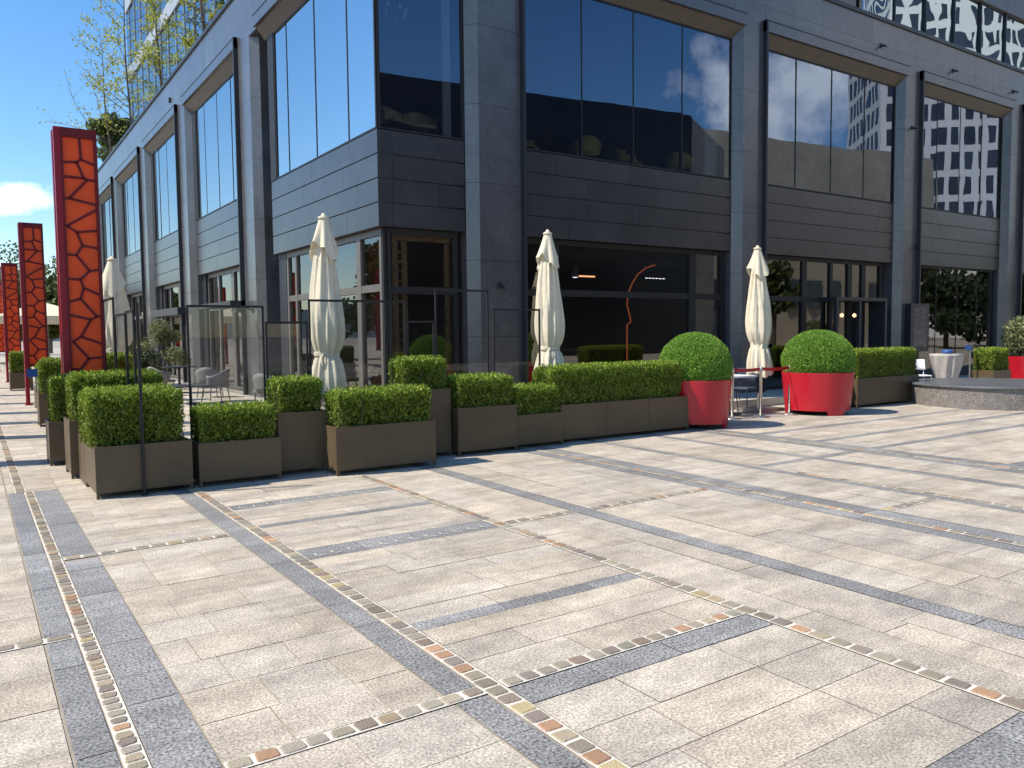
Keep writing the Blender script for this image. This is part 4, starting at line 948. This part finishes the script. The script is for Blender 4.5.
for k, (x, y, h_, c, lf) in enumerate([(5.0, 26.5, 2.1, .8, 'olive'), (4.7, 29.0, 1.8, .9, 'leaf'), (4.2, 26.0, 1.2, .55, 'dleaf')]):
    round_tree('terrace_shrub', ['pale olive shrub on the terrace by the doors', 'green shrub behind the olive one on the terrace', 'dark low shrub next to the round table'][k], x, y, 0, h_, c, lf == 'olive' and 1 or .9, lf, 5000, .06, 'shrubs on the terrace', r0=.03)
# open market parasols far along the path
for k, (x, y) in enumerate([(3.0, 44), (3.6, 50), (.2, 62), (4.0, 58)]):
    P = thing('market_parasol', ['white open parasol between the first two red towers', 'white open parasol behind the nearer one', 'far white open parasol beyond the path', 'farthest white open parasol by the building end'][k], 'parasol', (x, y, 0), 'open parasols beyond the towers')
    m = MB(); s = 2.0; c = (x, y, 3.3); e = [(x-s, y-s, 2.6), (x+s, y-s, 2.6), (x+s, y+s, 2.6), (x-s, y+s, 2.6)]; e2 = [(a, b, 2.3) for a, b, _ in e]
    m.add([c]+e+e2, [(0, 1, 2), (0, 2, 3), (0, 3, 4), (0, 4, 1), (1, 5, 6, 2), (2, 6, 7, 3), (3, 7, 8, 4), (4, 8, 5, 1)]); m.build('canopy', 'canvas', P)
    m = MB(); m.tube([(x, y, 0), (x, y, 3.2)], .04, 8); m.build('pole', 'pole', P)
# ------------------------------------------------------------------ what the glass mirrors: the other side of the square
def block(name, label, pts, h, m_, extra=None):
    T = thing(name, label, 'building', (pts[0][0], pts[0][1], 0)); m = MB(); n = len(pts)
    m.add([(x, y, 0) for x, y in pts]+[(x, y, h) for x, y in pts], [(i, (i+1) % n, n+(i+1) % n, n+i) for i in range(n)]+[tuple(range(n, 2*n))]); m.build('wall', m_, T)
    return T
A = block('dark_pavilion', 'dark glazed block across the square, mirrored in the wide window', [(18, -18), (44.7, -14), (50, -28), (18, -32)], 17.4, 'dglass')
Wg = block('limestone_wing', 'tan limestone wing beside the dark block across the square', [(44.8, -14.05), (55.1, -20), (60, -30), (50.2, -28)], 17.3, 'tan')
L_ = block('limestone_block', 'long tan limestone block across the square, mirrored in the right hand windows', [(58, -31), (99, -26), (104, -50), (60, -52)], 22.5, 'tan')
for k in range(16):
    q = MB(); t = (k % 8+.5)/8; x = 58+41*t; y = -31+5*t; z = 4+(k//8)*7
    q.box(x-1.1, x+1.1, y-.3, y+.35, z, z+3.2); q.build('window', 'wwin', L_)
# white tower
p0 = Vector((135, -55, 0)); p1 = Vector((158, -35, 0)); dd = (p1-p0).normalized(); nn = Vector((-dd.y, dd.x, 0)); back = -nn*18
Wt = block('white_tower', 'tall white tower with a grid of narrow windows, mirrored in the rightmost glass', [tuple((p0)[:2]), tuple(p1[:2]), tuple((p1+back)[:2]), tuple((p0+back)[:2])], 95, 'wtower')
L = (p1-p0).length
rest = MB()
for r in range(17):
    for c in range(12):
        x = .8+c*(L-1.6)/12+.35; z = 8+r*4.3; e = dd*(1.35 if (c+r) % 3 else 1.7); f_ = nn*-.4; a = p0+dd*x+nn*.05
        v = [Vector((0, 0, 0)), e, e+Vector((0, 0, 3.0)), Vector((0, 0, 3.0))]; v = v+[t_+f_ for t_ in v]
        fs = [(0, 1, 2, 3), (0, 4, 5, 1), (1, 5, 6, 2), (2, 6, 7, 3), (3, 7, 4, 0)]
        if 3 <= r < 11:
            q = MB(); q.add([t_+a+Vector((0, 0, z)) for t_ in v], fs); q.build('window', 'wwin', Wt)
        else: rest.add([t_+a+Vector((0, 0, z)) for t_ in v], fs)
for r in range(17):
    for c in range(7):
        a = p0-nn*(1.5+c*2.3)-dd*.05+Vector((0, 0, 8+r*4.3)); e = -nn*1.35
        v = [Vector((0, 0, 0)), e, e+Vector((0, 0, 3.0)), Vector((0, 0, 3.0))]; v = v+[t_+dd*.4 for t_ in v]
        rest.add([t_+a for t_ in v], fs)
rest.build('window_grid', 'wwin', Wt, kind='stuff')
for k, (x, y, h_) in enumerate([(66, -6, 8), (71, -4, 9.5), (77, -7, 9), (84, -6, 10), (92, -9, 10), (42.5, -5, 6.4)]):
    round_tree('square_tree', 'leafy tree across the square, %s counted from the sunlit stone wing' % ['first', 'second', 'third', 'fourth', 'fifth', 'nearest'][k], x, y, 0, h_, 3.9 if k < 5 else 2.0, czs=1.15, n=3600 if k < 5 else 1200, ls=.5, leaf='dleaf' if k < 5 else 'leaf', group='trees across the square')

for k, (x, y, h_) in enumerate([(-9, 14, 8.5), (-10, 22, 9), (-9.5, 30, 8), (-10, 39, 9.5), (-11, 50, 9)]):
    round_tree('avenue_tree', 'leafy avenue tree west of the path, %s counted from the plaza' % ['first', 'second', 'third', 'fourth', 'fifth'][k], x, y, 0, h_, 3.8, czs=1.0, n=4000, ls=.42, leaf='leaf', group='avenue trees west of the path')
